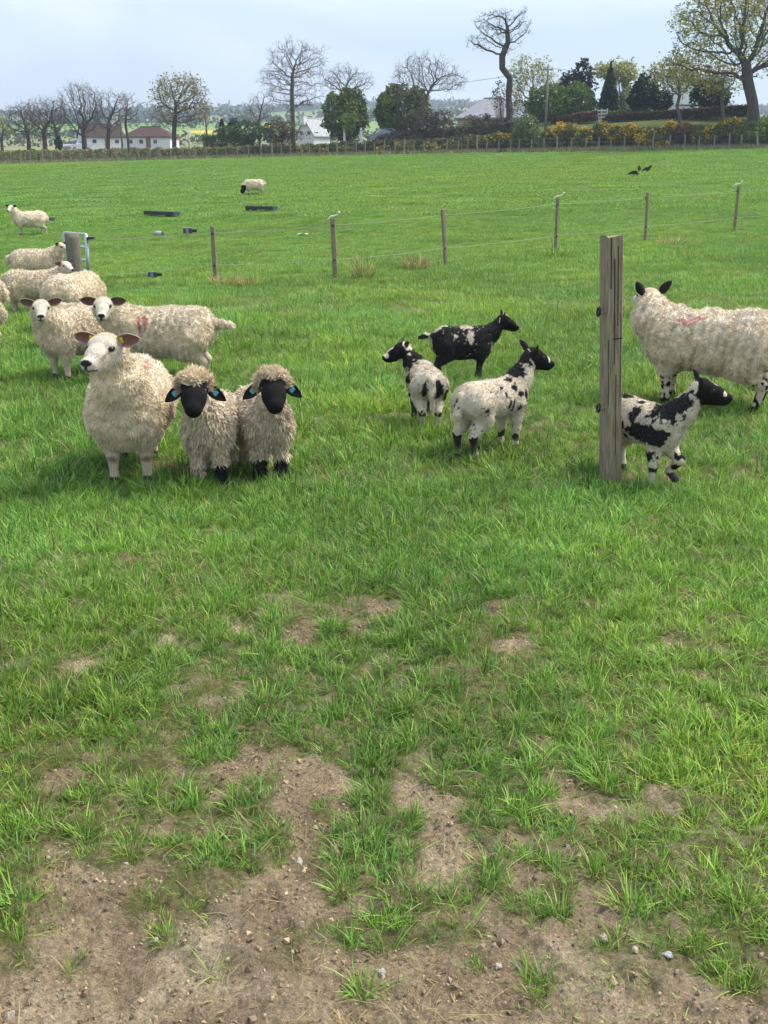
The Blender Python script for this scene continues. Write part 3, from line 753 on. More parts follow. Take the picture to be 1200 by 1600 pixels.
    if fleece:
        fl = dict(fleece); ps_k = fl.pop('count')
        wl_ = wool * (np.linalg.norm((V - H(.03, 0, .02)) / (hs * .15), axis=1) > 1) if topknot else wool
        r_ = locks(V, Q, wl_, np.clip(C, .01, .9), ps_k, seed=seed + 40, **fl)
        if r_: mesh_obj('fleece', r_[0], r_[1], M['wool'], o, r_[2], False)
        if topknot:
            tw = wool * (np.linalg.norm((V - H(-.02, 0, .05)) / (hs * .15), axis=1) < 1) * (hd[:, 2] > -.015) * (hd[:, 0] < .11)
            r_ = locks(V, Q, tw, np.clip(C, .01, .9) * [1.18, 1.12, 1.02], 5200, .058, .0046, -.12, seed + 60, jitter=.8, vary=.16, clump=.8)
            if r_: mesh_obj('topknot', r_[0], r_[1], M['wool'], o, r_[2], False)
    if fuzz:
        r_ = locks(V, Q, hm * (wool < .5) * (nz < .5), np.clip(C, .01, .9), fuzz, .0052, .0022, .25, seed + 70, jitter=.35, vary=.14, simple=True, drift=-f * .5, clump=.25)
        if r_: mesh_obj('face_hair', r_[0], r_[1], M['wool'], o, r_[2], False)
    ears = ears or dict()
    up_, fw, el, ew = ears.get('up', .25), ears.get('fwd', .05), ears.get('len', .125) * hs, ears.get('wid', .075) * hs
    for sg in (1, -1):
        eu = up_ if not isinstance(up_, tuple) else up_[0 if sg > 0 else 1]
        T = l * sg + u * eu + f * fw
        mb, c0, T, n_, b_ = ear_mesh(H(-.02, .066 * sg, ear_z), T, f * 1.0 + u * ears.get('nu', -.15), el, ew, ear_cols[0], ear_cols[1], bend=ears.get('bend', 0))
        e = mb.build('ear', M['skin'], o, True)
        for tg_side, tcol, tt in tags:
            if tg_side == sg:
                Mx = np.eye(4); Mx[:3, 0] = T; Mx[:3, 1] = b_; Mx[:3, 2] = n_; Mx[:3, 3] = c0 - T * el * tt
                MB().box((-.013 * hs, -.017 * hs, -.001), (.013 * hs, .017 * hs, .006), tcol, Mx).build('ear_tag', M['plastic'], e)
    if face_eye and ps > 25:
        for sg in (1, -1):
            Ve, Qe = polygonize([('e', H(.072, .070 * sg, .021), np.array([.0135, .0125, .0105]) * hs, .01, 'e')], .0045 * hs)
            mesh_obj('eye', Ve, Qe, M['gloss'], o, np.tile([.02, .015, .01], (len(Ve), 1)), True)
    return o

# ---- coats of the marked animals
def blotch(I, spots, seed, jitter=.5):
    """signed mask from soft ellipsoids (centre, radii) with ragged edges, in unscaled body coordinates"""
    U = I['U']; m = np.full(len(U), 9.0)
    nz = (fbm(U * 17, seed, 2) - .5) * 2.2 * jitter + (fbm(U * 60, seed + 1, 2) - .5) * 1.9 * jitter
    for c, r in spots:
        q = np.linalg.norm((U - np.asarray(c)) / np.asarray(r), axis=1) + nz
        m = np.minimum(m, q)
    return (m < 1) | ((m < 2.4) & (fbm(U * 75, seed + 6, 2) > .735))

def spotted(spots, seed, headpaint, base=WHITE, invert=False, jitter=.5, woolly=1.0):
    def f(I, C):
        n = len(I['U'])
        Cb = np.tile(base, (n, 1)) * (.88 + .22 * fbm(I['V'] * 30, seed, 2)[:, None])
        m = blotch(I, spots, seed, jitter)
        if invert: m = ~m
        Cb[m] = BLACK * (1 + fbm(I['V'][m] * 40, 3, 2)[:, None])
        hm = I['head'] > .35
        blk, wht = headpaint
        hd = I['hd']; e = (fbm(I['V'] * 40, seed + 4, 2) - .5) * .02
        Cb[hm] = BLACK if blk else base
        for c, r in wht:
            w = hm & (np.linalg.norm((hd - np.asarray(c)) / np.asarray(r), axis=1) + e * 20 < 1)
            Cb[w] = (WHITE * 1.02) if blk else BLACK
        dt = (sstep(.2, .05, I['U'][:, 2]) * .45 * fbm(I['V'] * 35, seed + 8, 2))[:, None]; Cb = Cb * (1 - dt) + np.array([.20, .16, .10]) * dt
        Cb[I['hoof']] = (.05, .045, .04)
        return Cb, I['wool'] * woolly
    return f

def nosed(I, C):                                        # long-woolled lamb: black mask, knees and feet, wool to the ground
    hd, U = I['hd'], I['U']
    n = len(U)
    Cw = np.array([.60, .49, .345]) * (1 + (fbm(I['V'] * 12, 7, 2)[:, None] - .5) * .4)
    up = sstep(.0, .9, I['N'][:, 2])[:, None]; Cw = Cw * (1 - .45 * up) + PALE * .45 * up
    mask = (hd[:, 0] > .005) & (hd[:, 2] < .074 - .1 * np.clip(.06 - hd[:, 0], 0, 1)) & (I['head'] > .15) & (hd[:, 0] + .9 * hd[:, 2] > -.06)
    mask |= (hd[:, 0] > .09) & (I['head'] > .15)
    knee = (U[:, 0] > .05) & (U[:, 2] < .14) & (U[:, 2] > .03 + 0 * U[:, 2]) & (np.abs(I['N'][:, 0]) + .5 > 0)
    C2 = np.where(mask[:, None], BLACK, Cw)
    C2 = np.where(knee[:, None] & (U[:, 1] * I.get('side', 1) > I.get('lim', -9))[:, None], BLACK, C2)
    wool = np.where(mask, 0.0, np.where(U[:, 2] < .03, 0, 1.0))
    return C2, wool
def nosed_one(lim):
    def f(I, C):
        I['lim'] = lim
        return nosed(I, C)
    return f

def marked(spots, colr, seed, strength=.55, flank=False):                # raddle marks sprayed on a fleece
    def f(I, C):
        U = I['U']; nz = (fbm(U * 45, seed, 2) - .5) * 1.0
        a = np.zeros(len(U))
        for p, q, r in spots:
            a = np.maximum(a, sstep(1.3, .5, d_cap(U * [1, 0, 1], np.multiply(p, [1, 0, 1]), np.multiply(q, [1, 0, 1]), 0, 0) / r + nz) * (U[:, 1] > .05) if flank else sstep(1.3, .5, d_cap(U, p, q, 0, 0) / r + nz))
        a = (a * I['wool'] * strength)[:, None]
        return C * (1 - a) + np.asarray(colr) * a, I['wool']
    return f

def dark_knees(spots, colr=(.16, .11, .08), then=None):
    def f(I, C):
        U = I['U']; nz = (fbm(U * 40, 9, 2) - .5)
        for c, r in spots:
            a = sstep(1.15, .6, np.linalg.norm((U - np.asarray(c)) / np.asarray(r), axis=1) + nz * .5)[:, None]
            C = C * (1 - a) + np.asarray(colr) * a
        return then(I, C) if then else (C, I['wool'])
    return f

FL_BIG = dict(clump=.6, count=40000, length=.0205, radius=.0050, down=.6, jitter=.4, vary=.07, simple=True)
FL_MID = dict(clump=.45, count=22000, length=.021, radius=.0062, down=.55, jitter=.4, vary=.07, simple=True)
FL_BACK = dict(clump=.45, count=12000, length=.03, radius=.0085, down=.55, jitter=.4, vary=.07, simple=True)
FL_FAR = dict(count=6000, length=.03, radius=.010, down=.4, simple=True)
FL_TINY = dict(count=700, length=.05, radius=.03, down=.4)
FL_LAMB = dict(simple=True, clump=.7, count=15000, length=.011, radius=.0029, down=.6, vary=.10)
FL_NOSE = dict(count=12500, length=.042, radius=.0046, down=.95, jitter=.36, vary=.18)

# the ewe in front
animal('ewe', 'large cream ewe with white face and yellow ear tag, foremost beside the two black-faced lambs', (206, 757), -82, 1.0, at_x=.27,
       head=(.52, -.06, .90), look=(-24, -4), fat=1.14, fatz=1.06, fleece=FL_BIG, tags=((-1, (.85, .72, .03), .28), (1, (.80, .72, .10), .42)), seed=11, hres=1.0, fuzz=5000, headscale=1.08,
       ears=dict(up=.12, fwd=.05, len=.135, wid=.082), ear_cols=((.22, .10, .085), (.62, .50, .40)), nose=(.03, .028, .03),
       paint=dark_knees([((.285, .1, .19), (.05, .04, .035)), ((.285, -.1, .19), (.05, .04, .035)), ((.2, .26, .4), (.2, .07, .12))], (.20, .14, .10),
                        marked([((.02, .12, .70), (-.08, .12, .71), .03), ((-.16, .14, .70), (-.2, .1, .71), .025)], (.62, .22, .2), 3, .5)))
# black-faced long-wool lambs
for nm_, px_, hd_, hh_, lk_, sd_, lb_, lim_ in (
        ('a', (328, 759), -90, (.265, -.04, .585), (5, -15), 21, 'long-woolled black-faced lamb standing between the white ewe and its twin', -9),
        ('b', (424, 750), -70, (.265, .0, .575), (-10, -15), 22, 'long-woolled black-faced lamb with black knees on the outer side of the pair', -9)):
    animal('lamb', lb_, px_, hd_, 1.10, 'lamb', at_x=.17, head=hh_, look=lk_, fat=1.22, fatz=1.12, fleece=FL_NOSE, paint=nosed_one(lim_ if nm_ == 'b' else .0), seed=sd_, hres=1.2, headscale=1.3, topknot=True, muzzle=1.42, ear_z=.015,
           ears=dict(up=-.85, fwd=.12, len=.165, wid=.075, nu=.3), ear_cols=((.02, .018, .018), (.014, .013, .013)), tags=((1, (.12, .50, .80), .0), (-1, (.12, .50, .80), .0)),
           face=BLACK, leg_col=(.55, .45, .32), legs=[(.02, .005, 0), (-.01, .005, 0), (0, .01, 0), (0, .01, 0)])
# side-on ewe with red marks
animal('ewe', 'cream ewe standing side-on with two red marks on its flank and tail stuck out', (258, 596), 177, 1.0, head=(.465, .20, .725), look=(100, -8), fuzz=3000, fleece=FL_BIG, seed=12, fat=1.0, fatz=1.0,
       tail=[(-.46, 0, .56), (-.56, .01, .545), (-.66, .03, .535)], ears=dict(up=(.0, .08), fwd=.0, len=.14, wid=.085), ear_cols=((.12, .065, .055), (.25, .17, .13)), nose=(.025, .022, .025),
       paint=marked([((.165, 0, .62), (.145, 0, .49), .014), ((.115, 0, .625), (.08, 0, .60), .013), ((.08, 0, .60), (.095, 0, .53), .013), ((.115, 0, .625), (.11, 0, .575), .011)], (.52, .12, .09), 5, .85, True))
animal('ewe', 'cream ewe staring at the viewer with its body turned away, beside the red-marked ewe', (104, 592), -128, .94, at_x=.22, head=(.47, .05, .745), look=(52, -6), fuzz=3000, fleece=FL_MID, seed=13,
       ears=dict(up=.25, len=.14, wid=.085), ear_cols=((.14, .08, .07), (.58, .47, .37)), nose=(.03, .027, .03))
animal('ewe', 'plump cream ewe seen from behind its round back with head lowered', (121, 514), 74, 1.0, head=(.58, 0, .28), look=(0, -60), neck_mid=(.47, 0, .44), fleece=FL_MID, seed=14, fat=1.08)
animal('young_sheep', 'small tan sheep mostly hidden between the ewes with only its back showing', (128, 543), 8, .70, head=(.44, .04, .62), look=(0, -45), fleece=FL_BACK, seed=15)
animal('ewe', 'cream ewe facing the gate post with white face turned to the viewer', (60, 489), 4, .88, head=(.52, -.06, .77), look=(-48, -4), fleece=FL_BACK, seed=16, ears=dict(up=(.25, .1), len=.12), nose=(.02, .02, .02),
       ear_cols=((.2, .1, .08), (.2, .12, .1)))
animal('ewe', 'cream ewe with stub tail standing beyond the gate post, face behind the gate', (60, 445), 3, .95, fatz=1.08, head=(.52, -.03, .77), look=(-20, -12), fleece=FL_BACK, seed=17, ear_cols=((.05, .035, .03), (.06, .04, .035)),
       tail=[(-.46, 0, .60), (-.55, 0, .53), (-.58, 0, .46)])
animal('ewe', 'cream ewe cut off by the picture edge, the upper one of two', (-44, 512), 176, .95, fleece=FL_BACK, seed=18)
animal('ewe', 'cream ewe cut off by the picture edge, the lower one of two', (-50, 548), 172, .86, fleece=FL_BACK, seed=19)
animal('ewe', 'lone cream ewe in the far field turning its head to the viewer', (48, 367), 198, 1.10, head=(.48, .06, .80), look=(60, -10), fleece=FL_FAR, seed=20, ear_cols=((.03, .025, .02), (.05, .035, .03)), nose=(.03, .03, .03),
       legs=[(.02, 0, 0), (-.02, 0, 0), (-.1, 0, 0), (.05, 0, 0)])
def blackhead(I, C):
    m = (I['U'][:, 0] > .42) & (I['U'][:, 2] < .46); C = np.where((m | (I['head'] > .3))[:, None], BLACK, C)
    w = (I['hd'][:, 0] > .14) & (I['head'] > .3); C = np.where(w[:, None], FACE, C)
    return C, np.where(m, 0, I['wool'])
animal('ewe', 'black-faced ewe grazing alone in the middle of the far field', (398, 304), 196, 1.0, head=(.60, .04, .20), look=(10, -52), neck_mid=(.50, .02, .38), fleece=FL_TINY, seed=23, paint=blackhead, ear_cols=((.02, .02, .02), (.02, .02, .02)), face_eye=False)
# the large ewe on the right, seen from behind its shoulder
def rightewe(I, C):
    U = I['U']; n = fbm(U * 40, 4, 2)
    leg = I['leg'] & (n > .53); C = np.where(leg[:, None], BLACK, C)
    a = np.zeros(len(U))
    for p, q, r in (((.20, .15, .635), (.17, .16, .62), .03), ((.10, .15, .64), (.05, .14, .65), .03), ((.15, .17, .60), (.13, .16, .62), .025)):
        a = np.maximum(a, sstep(1.2, .5, d_cap(U, p, q, 0, 0) / r + (fbm(U * 50, 3, 2) - .5)))
    a = (a * .4)[:, None]
    return C * (1 - a) + np.array([.7, .2, .25]) * a, I['wool']
animal('ewe', 'big thick-fleeced ewe with upright black ears behind the square post, head turned away', (1102, 634), 154, 1.15, head=(.47, -.08, .735), look=(-50, 4), rib=.006, fleece=dict(clump=.6, count=42000, length=.021, radius=.0056, down=.6, jitter=.4, vary=.07, simple=True), seed=24, fat=1.0,
       ears=dict(up=1.25, fwd=-.15, len=.13, wid=.07), ear_cols=((.03, .02, .02), (.012, .011, .011)), paint=rightewe, neck_mid=(.42, 0, .61), headscale=.95, tail=[(-.46, 0, .60), (-.505, 0, .50), (-.50, 0, .40)])
# spotted lambs
animal('lamb', 'black-and-white lamb seen from behind, its head turned sideways', (664, 664), 97, 1.02, 'lamb', head=(.27, .13, .535), look=(92, -12), headscale=1.12, fleece=FL_LAMB, seed=31, fat=1.06,
       paint=spotted([((-.29, -.055, .31), (.07, .05, .085)), ((-.28, .05, .33), (.06, .022, .07)), ((-.22, -.12, .27), (.09, .03, .06)), ((0, -.12, .30), (.12, .04, .07)), ((-.1, .12, .36), (.05, .03, .05)), ((.08, .11, .34), (.09, .05, .05)),
                      ((-.24, .06, .15), (.03, .04, .022)), ((-.24, -.06, .15), (.03, .04, .022)), ((.16, .06, .16), (.05, .06, .12)), ((.16, -.06, .16), (.05, .06, .12)), ((.22, .07, .46), (.09, .09, .10)), ((.02, -.06, .45), (.02, .015, .02)), ((-.08, -.05, .46), (.015, .02, .02))], 71,
                     (True, [((.17, 0, .05), (.10, .022, .09)), ((.18, 0, -.02), (.045, .05, .035)), ((-.03, .03, .03), (.05, .06, .06)), ((.03, 0, -.09), (.06, .06, .03))])),
       ears=dict(up=.5, fwd=-.3, len=.12, wid=.06), ear_cols=((.04, .03, .03), (.03, .025, .025)), face=BLACK)
animal('lamb', 'mostly black lamb with ragged white patches along its back and a yellow ear tag', (722, 594), 12, 1.02, 'lamb', head=(.37, 0, .54), look=(-8, -16), headscale=1.08, fleece=FL_LAMB, seed=32, fat=1.12, fatz=1.36,
       paint=spotted([((.02, 0, .47), (.055, .06, .05)), ((.04, -.11, .42), (.026, .05, .07)), ((-.2, 0, .48), (.12, .04, .03)), ((.16, 0, .46), (.04, .03, .02)), ((-.33, 0, .36), (.05, .03, .12)), ((.25, -.03, .34), (.025, .05, .06)), ((-.1, -.1, .43), (.02, .02, .02)), ((.25, 0, .3), (.03, .05, .06))], 72,
                     (True, [((.06, 0, .09), (.09, .02, .03)), ((-.06, .0, -.03), (.018, .09, .09))]), invert=True),
       ears=dict(up=1.0, fwd=-.2, len=.11, wid=.055), ear_cols=((.04, .03, .03), (.02, .018, .018)), face=BLACK, tags=((1, (.85, .78, .05), .25),), legs=[(.02, 0, 0), (-.05, 0, 0), (.03, 0, 0), (-.03, 0, 0)],
       tail=[(-.285, 0, .42), (-.35, 0, .43), (-.40, .02, .41)])
animal('lamb', 'white lamb with scattered black spots and black hocks, rump towards the viewer', (766, 708), 44, 1.12, 'lamb', head=(.335, -.03, .57), look=(-22, -12), headscale=1.08, fleece=FL_LAMB, seed=33, fat=1.10, fatz=1.03,
       paint=spotted([((-.20, -.13, .33), (.018, .03, .018)), ((.1, -.1, .42), (.03, .03, .02)), ((.14, -.1, .38), (.028, .04, .022)), ((.2, -.1, .36), (.02, .04, .035)), ((.07, -.12, .31), (.012, .04, .035)), ((.03, -.12, .33), (.012, .04, .025)), ((.13, -.12, .29), (.016, .04, .02)),
                      ((.21, -.08, .28), (.02, .04, .03)), ((.1, -.04, .465), (.03, .03, .02)), ((-.02, -.08, .43), (.014, .02, .012)), ((.22, 0, .50), (.09, .07, .055)), ((.29, .0, .56), (.07, .07, .07)), ((-.245, .06, .12), (.035, .045, .062)), ((-.245, -.06, .125), (.035, .045, .062)),
                      ((.17, -.06, .10), (.035, .04, .03)), ((.17, .06, .10), (.035, .04, .03)), ((-.12, -.11, .43), (.014, .015, .012)), ((-.3, .01, .34), (.02, .013, .05)), ((.0, -.115, .39), (.014, .02, .02))], 73,
                     (True, [((.155, 0, .02), (.022, .06, .06)), ((.1, 0, .085), (.07, .025, .03)), ((-.07, -.06, -.06), (.06, .06, .05))]), jitter=.35),
       ears=dict(up=.75, fwd=-.45, len=.13, wid=.062), ear_cols=((.03, .02, .02), (.012, .011, .011)), face=BLACK, legs=[(.0, 0, 0), (.0, 0, 0), (.0, .01, 0), (.0, .01, 0)])
animal('lamb', 'black-and-white lamb with one foreleg lifted, half hidden behind the square post', (1030, 762), -62, 1.10, 'lamb', at_x=.17, head=(.29, .13, .575), look=(56, -6), headscale=1.14, fleece=FL_LAMB, seed=34, fat=1.05, fatz=1.06,
       paint=spotted([((.10, -.12, .33), (.13, .05, .055)), ((.19, -.08, .33), (.07, .06, .06)), ((.03, -.10, .41), (.04, .05, .06)), ((.2, 0, .45), (.085, .10, .085)), ((.28, 0, .52), (.07, .07, .08)), ((-.09, -.12, .33), (.06, .06, .075)), ((-.02, -.12, .27), (.05, .04, .03)), ((-.15, 0, .47), (.06, .04, .02)), ((.0, -.02, .475), (.02, .02, .02)),
                      ((-.19, -.08, .27), (.07, .06, .08)), ((.17, -.06, .21), (.035, .05, .05)), ((.175, -.06, .125), (.035, .045, .026)), ((.26, .06, .20), (.035, .04, .02)), ((.25, .06, .14), (.04, .04, .022)), ((.2, .06, .07), (.05, .04, .03)), ((.09, -.12, .25), (.03, .03, .02))], 74,
                     (True, [((-.05, -.05, .02), (.022, .03, .05)), ((.17, -.045, .01), (.018, .025, .03)), ((.1, 0, .075), (.06, .018, .03))]), jitter=.42),
       ears=dict(up=(1.1, .8), fwd=-.5, len=.11, wid=.06), ear_cols=((.03, .02, .02), (.012, .011, .011)), face=BLACK, tags=((1, (.85, .78, .05), .2),), legs=[(.045, 0, .05), (0, 0, 0), (0, 0, 0), (-.05, 0, 0)])
# ------------------------------------------------------------------ posts, gate and fences
def post_mesh(name, h, w, d, c, parent=None, seed=0, rings=14, chamfer=.16, jag=.0, k_noise=.035, round_=False):
    """sawn or round post with uneven faces and a weathered, split top"""
    r = np.random.default_rng(seed)
    a = chamfer
    if round_:
        an = np.linspace(0, 2 * math.pi, 13)[:-1]; prof = np.stack([np.cos(an) * .5, np.sin(an) * .5], 1)
    else:
        e = .5
        prof = []
        for (sx, sy) in ((1, 1), (-1, 1), (-1, -1), (1, -1)):
            p1 = (sx * e, sy * (e - a)); p2 = (sx * (e - a), sy * e)
            prof += [p1, p2] if sx * sy > 0 else [p2, p1]
            nx_ = {(1, 1): (0, e), (-1, 1): (-e, 0), (-1, -1): (0, -e), (1, -1): (e, 0)}[(sx, sy)]
            prof.append(nx_)
        prof = np.array(prof)
    kk = len(prof); prof = prof * [w, d]
    zs = np.linspace(-.25, h, rings)
    groove = r.normal(0, k_noise, kk)
    V = []
    for i, z in enumerate(zs):
        wob = 1 + groove + r.normal(0, k_noise * .35, kk)
        p = prof * wob[:, None]
        zz = np.full(kk, z)
        if i == rings - 1: zz = zz + r.uniform(-jag, jag * .3, kk)
        V.append(np.column_stack([p, zz]))
    V = np.concatenate(V)
    F = [(i * kk + j, i * kk + (j + 1) % kk, (i + 1) * kk + (j + 1) % kk, (i + 1) * kk + j) for i in range(rings - 1) for j in range(kk)]
    mb = MB(); mb.add(V, F, c)
    top = mb.n; mb.add([[0, 0, h - jag * .4]], np.zeros((0, 3), int), np.asarray(c) * 1.15)
    b = (rings - 1) * kk
    mb.F3.append(np.array([(top, b + j, b + (j + 1) % kk) for j in range(kk)]))
    return mb

WOODC = (.26, .215, .145); WOODG = (.20, .175, .135)

def top_height(g, v_top):
    d = ray(600, v_top); d = d / d[1]
    return CAM_H + d[2] * g[1] - g[2]

# the square post in the foreground
g = ground_at(953, 757)
hp = top_height(g, 366)
root = empty('fence_post', (g[0], g[1], g[2]), R(14)); root.rotation_euler = (R(0), R(-3.6), R(14))
tag(root, 'weathered square timber post with black ring insulators, foremost and tallest in the picture', 'fence post')
mb = post_mesh('shaft', hp, .108, .108, (.27, .225, .155), seed=3, rings=40, chamfer=.11, jag=.012, k_noise=.02)
shaft = mb.build('shaft', M['wood'], root)
for (x0, z0, ln, wd) in ((-.030, hp - .30, .29, .006), (.022, hp - .52, .46, .004), (-.004, hp - .75, .62, .003), (.043, hp - .95, .5, .004), (-.046, hp - 1.0, .4, .003), (.010, .2, .5, .003)):
    MB().box((x0 * .85 - wd / 2, -.0572, z0), (x0 * .85 + wd / 2, -.051, z0 + ln), (.06, .045, .03)).build('split', M['wood'], shaft)
MB().box((-.012, -.0578, hp - .60), (.044, -.052, hp - .594), (.03, .025, .02)).build('saw_mark', M['wood'], shaft)
for zz in (hp - .43, hp - 1.01):
    ang = np.linspace(0, 2 * math.pi, 17)
    ins = MB().tube(np.stack([-.092 + .004 * np.sin(ang), .018 * np.cos(ang) - .03, zz + .024 * np.sin(ang)], 1), .007, 6, (.012, .014, .017), cap=False)
    io = ins.build('ring_insulator', M['plastic'], root, True)
    MB().tube([(-.048, -.03, zz), (-.088, -.03, zz - .018)], .005, 6, (.2, .2, .2)).build('screw', M['galv'], io)

# the electric fence across the middle
fence = empty('electric_fence', tuple(ground_at(700, 412)))
tag(fence, 'low electric rope fence on thin timber posts crossing the middle of the field', 'fence')
fo = np.array(fence.location)
FP = [(337, 440, 354, 332), (524, 434, 341, 519.5), (697, 414, 326, 690.5), (868, 394, 309, 871.5), (1008, 377, 300, 1008), (1147, 362, 290, 1151), (1285, 349, 281, 1289)]
tops, bases = [], []
for i, (u, v, vt, ut) in enumerate(FP):
    g = ground_at(u, v); h = top_height(g, vt)
    tp = at_depth(ut, vt, g[1])
    o = post_mesh('post', h, .085, .075, np.array(WOODC) * (.95 + .15 * random.random()), seed=20 + i, rings=10, chamfer=.2, jag=.01).build('post', M['wood'], fence)
    o.location = tuple(g - fo)
    o.rotation_euler = (0, math.atan2(tp[0] - g[0], h), .3 * i)
    tops.append(tp); bases.append(g)
    if i in (1, 3, 5):
        a = tp - fo
        pg = MB().tube([a + (-.10, -.02, -.03), a + (-.03, -.02, .035), a + (.06, -.02, .05), a + (.12, -.02, .075), a + (.135, -.02, .105), a + (.11, -.02, .12)], [.014, .014, .014, .017, .024, .016], 7, (.8, .8, .76))
        pg.build('pigtail_insulator', M['plastic'], fence, True)
    for fr, dx in ((.88, .05), (.30, -.05)):
        p = g + (tp - g) * fr - fo
        MB().box((p[0] - .018, p[1] - .075, p[2] - .02), (p[0] + .018, p[1] - .035, p[2] + .02), (.02, .02, .022)).build('insulator', M['plastic'], fence)
gp = ground_at(122, 452)
gp_h = top_height(gp, 364)
start = [at_depth(140, 374, gp[1]), at_depth(141, 431, gp[1])]
for fr, j in ((.89, 0), (.31, 1)):
    pts = [start[j]] + [b + (t - b) * fr for b, t in zip(bases, tops)]
    line = []
    for a, b in zip(pts[:-1], pts[1:]):
        for k in range(8):
            t = k / 8; line.append(a + (b - a) * t + np.array([0, -.055, -.10 * t * (1 - t)]))
    line.append(pts[-1])
    MB().tube(np.array(line) - fo, .005, 5, (.34, .38, .27)).build('wire', M['rope'], fence, True)
    fr2 = .6
for u, v in ((295, 360.5), (240, 429)):
    d0 = at_depth(u, v, gp[1] + (bases[0][1] - gp[1]) * (u - 140) / 197 - .06) - fo
    o = MB().box((-.10, -.035, -.045), (.06, .035, .045), (.05, .06, .075)).box((.06, -.02, -.025), (.15, .02, .025), (.02, .02, .022)).box((-.05, -.045, -.06), (.0, .045, .06), (.22, .25, .28))
    o = o.build('wire_strainer', M['plastic'], fence); o.location = tuple(d0)

# gate post and the open gate beside it
gpost = post_mesh('gate_post', gp_h, .26, .26, WOODG, seed=50, rings=12, jag=.008, round_=True, k_noise=.03).build('gate_post', M['wood'], None, True)
gpost.location = tuple(gp); gpost.rotation_euler = (0, R(-2), 0)
tag(gpost, 'thick round grey timber gate post among the sheep', 'gate post')
ga = at_depth(139.5, 434, gp[1] + .35); ga[2] = float(terrain(ga[0], ga[1])) + .05
gb = at_depth(107, 420, gp[1] + 1.7); gb[2] = float(terrain(gb[0], gb[1])) + .05
gate = empty('field_gate', tuple(ga)); tag(gate, 'galvanised tubular steel gate standing open behind the round post', 'gate')
gvec = gb - ga; gh = top_height(ga, 362) - .05
def gpnt(t, z): return np.array([gvec[0] * t, gvec[1] * t, gvec[2] * t + z])
for t, ext in ((0, 0.0), (1, .02)):
    MB().tube([gpnt(t, 0), gpnt(t, gh + ext)], .032 if t == 0 else .045, 9, (.50, .54, .56)).build('upright', M['galv'], gate, True)
for z in (gh, gh * .74, gh * .48, gh * .27, .06):
    MB().tube([gpnt(0, z), gpnt(1, z)], .024, 8, (.55, .58, .58)).build('rail', M['galv'], gate, True)
MB().box((-.03, -.05, -.03), (.10, .05, .03), (.03, .04, .05)).build('latch', M['plastic'], gate).location = tuple(gpnt(0, gh - .07) + np.array([.05, 0, 0]))
MB().box((-.06, -.03, -.12), (.06, .03, .10), (.45, .5, .53)).build('latch_plate', M['galv'], gate).location = tuple(gpnt(1, gh - .12))

# ------------------------------------------------------------------ things lying in the field
def trough(u0, v0, u1, v1, label, grp=None):
    a, b = ground_at(u0, v0), ground_at(u1, v1)
    d = b - a; L = np.linalg.norm(d[:2]); rz = math.atan2(d[1], d[0])
    root = empty('feed_trough', tuple((a + b) / 2), rz); tag(root, label, 'trough', grp)
    c = np.array([.075, .085, .10])
    w0, w1, h, t = .12, .19, .17, .015
    mb = MB()
    prof = np.array([(-w1, h), (-w0, .045), (w0, .045), (w1, h), (w1 - t, h), (w0 - t, .06), (-w0 + t, .06), (-w1 + t, h)])
    V = np.concatenate([np.column_stack([np.full(8, x), prof]) for x in (-L / 2, L / 2)])
    F = [(j, (j + 1) % 8, 8 + (j + 1) % 8, 8 + j) for j in range(8)]
    mb.add(V, F, c).build('channel', M['plastic'], root)
    for x in (-L / 2, L / 2 - .02):
        V = [(x + dx, y, z) for dx in (0, .02) for y, z in ((-w1 - .01, h + .01), (-w0 - .01, .0), (w0 + .01, 0), (w1 + .01, h + .01))]
        MB().add(V, [(0, 1, 2, 3), (7, 6, 5, 4), (0, 4, 5, 1), (1, 5, 6, 2), (2, 6, 7, 3), (3, 7, 4, 0)], c * .8).build('end_plate', M['plastic'], root)
    for x in (-L / 4, L / 4):
        MB().box((x - .02, -.17, 0), (x + .02, .17, .05), c * .7).build('foot', M['plastic'], root)
trough(230, 336.5, 276, 338.5, 'long dark grey feed trough lying left of the grazing sheep')
trough(387, 329, 430, 329.5, 'long dark grey feed trough lying just below the grazing black-faced sheep')
trough(69, 347, 80, 347.5, 'short dark trough showing behind the lone ewe')
g = ground_at(248, 368)
V, Q = polygonize([('e', (0, 0, .06), np.array([.16, .12, .085]), .03, 'a'), ('e', (.1, 0, .05), np.array([.09, .09, .06]), .03, 'a')], .02)
o = mesh_obj('stone', V, Q, M['stone'], None, np.where((V[:, :1] > .1), (.06, .06, .07), (.34, .36, .40)), True); o.location = tuple(g); tag(o, 'pale grey lump lying in the grass under the fence rope', 'stone')
g = ground_at(473, 368)
mb = MB(); xs = np.linspace(-.16, .16, 7); ys_ = np.linspace(-.1, .1, 5)
V = np.array([(x * (1 + .2 * math.sin(9 * y)), y, .03 + .045 * random.random()) for x in xs for y in ys_])
F = [(i * 5 + j, (i + 1) * 5 + j, (i + 1) * 5 + j + 1, i * 5 + j + 1) for i in range(6) for j in range(4)]
V2 = V.copy(); V2[:, 2] -= .008
n_ = len(V)
bd = [i * 5 for i in range(7)] + [30 + j for j in range(1, 5)] + [i * 5 + 4 for i in range(5, -1, -1)] + [j for j in range(3, 0, -1)]
rim = [(a, b, b + n_, a + n_) for a, b in zip(bd, bd[1:] + bd[:1])]
mb.add(np.concatenate([V, V2]), F + [tuple(n_ + q for q in f[::-1]) for f in F] + rim, (.75, .75, .73))
o = mb.build('plastic_scrap', M['plastic']); o.location = tuple(g); tag(o, 'crumpled white scrap lying in the grass beyond the rope fence', 'litter')

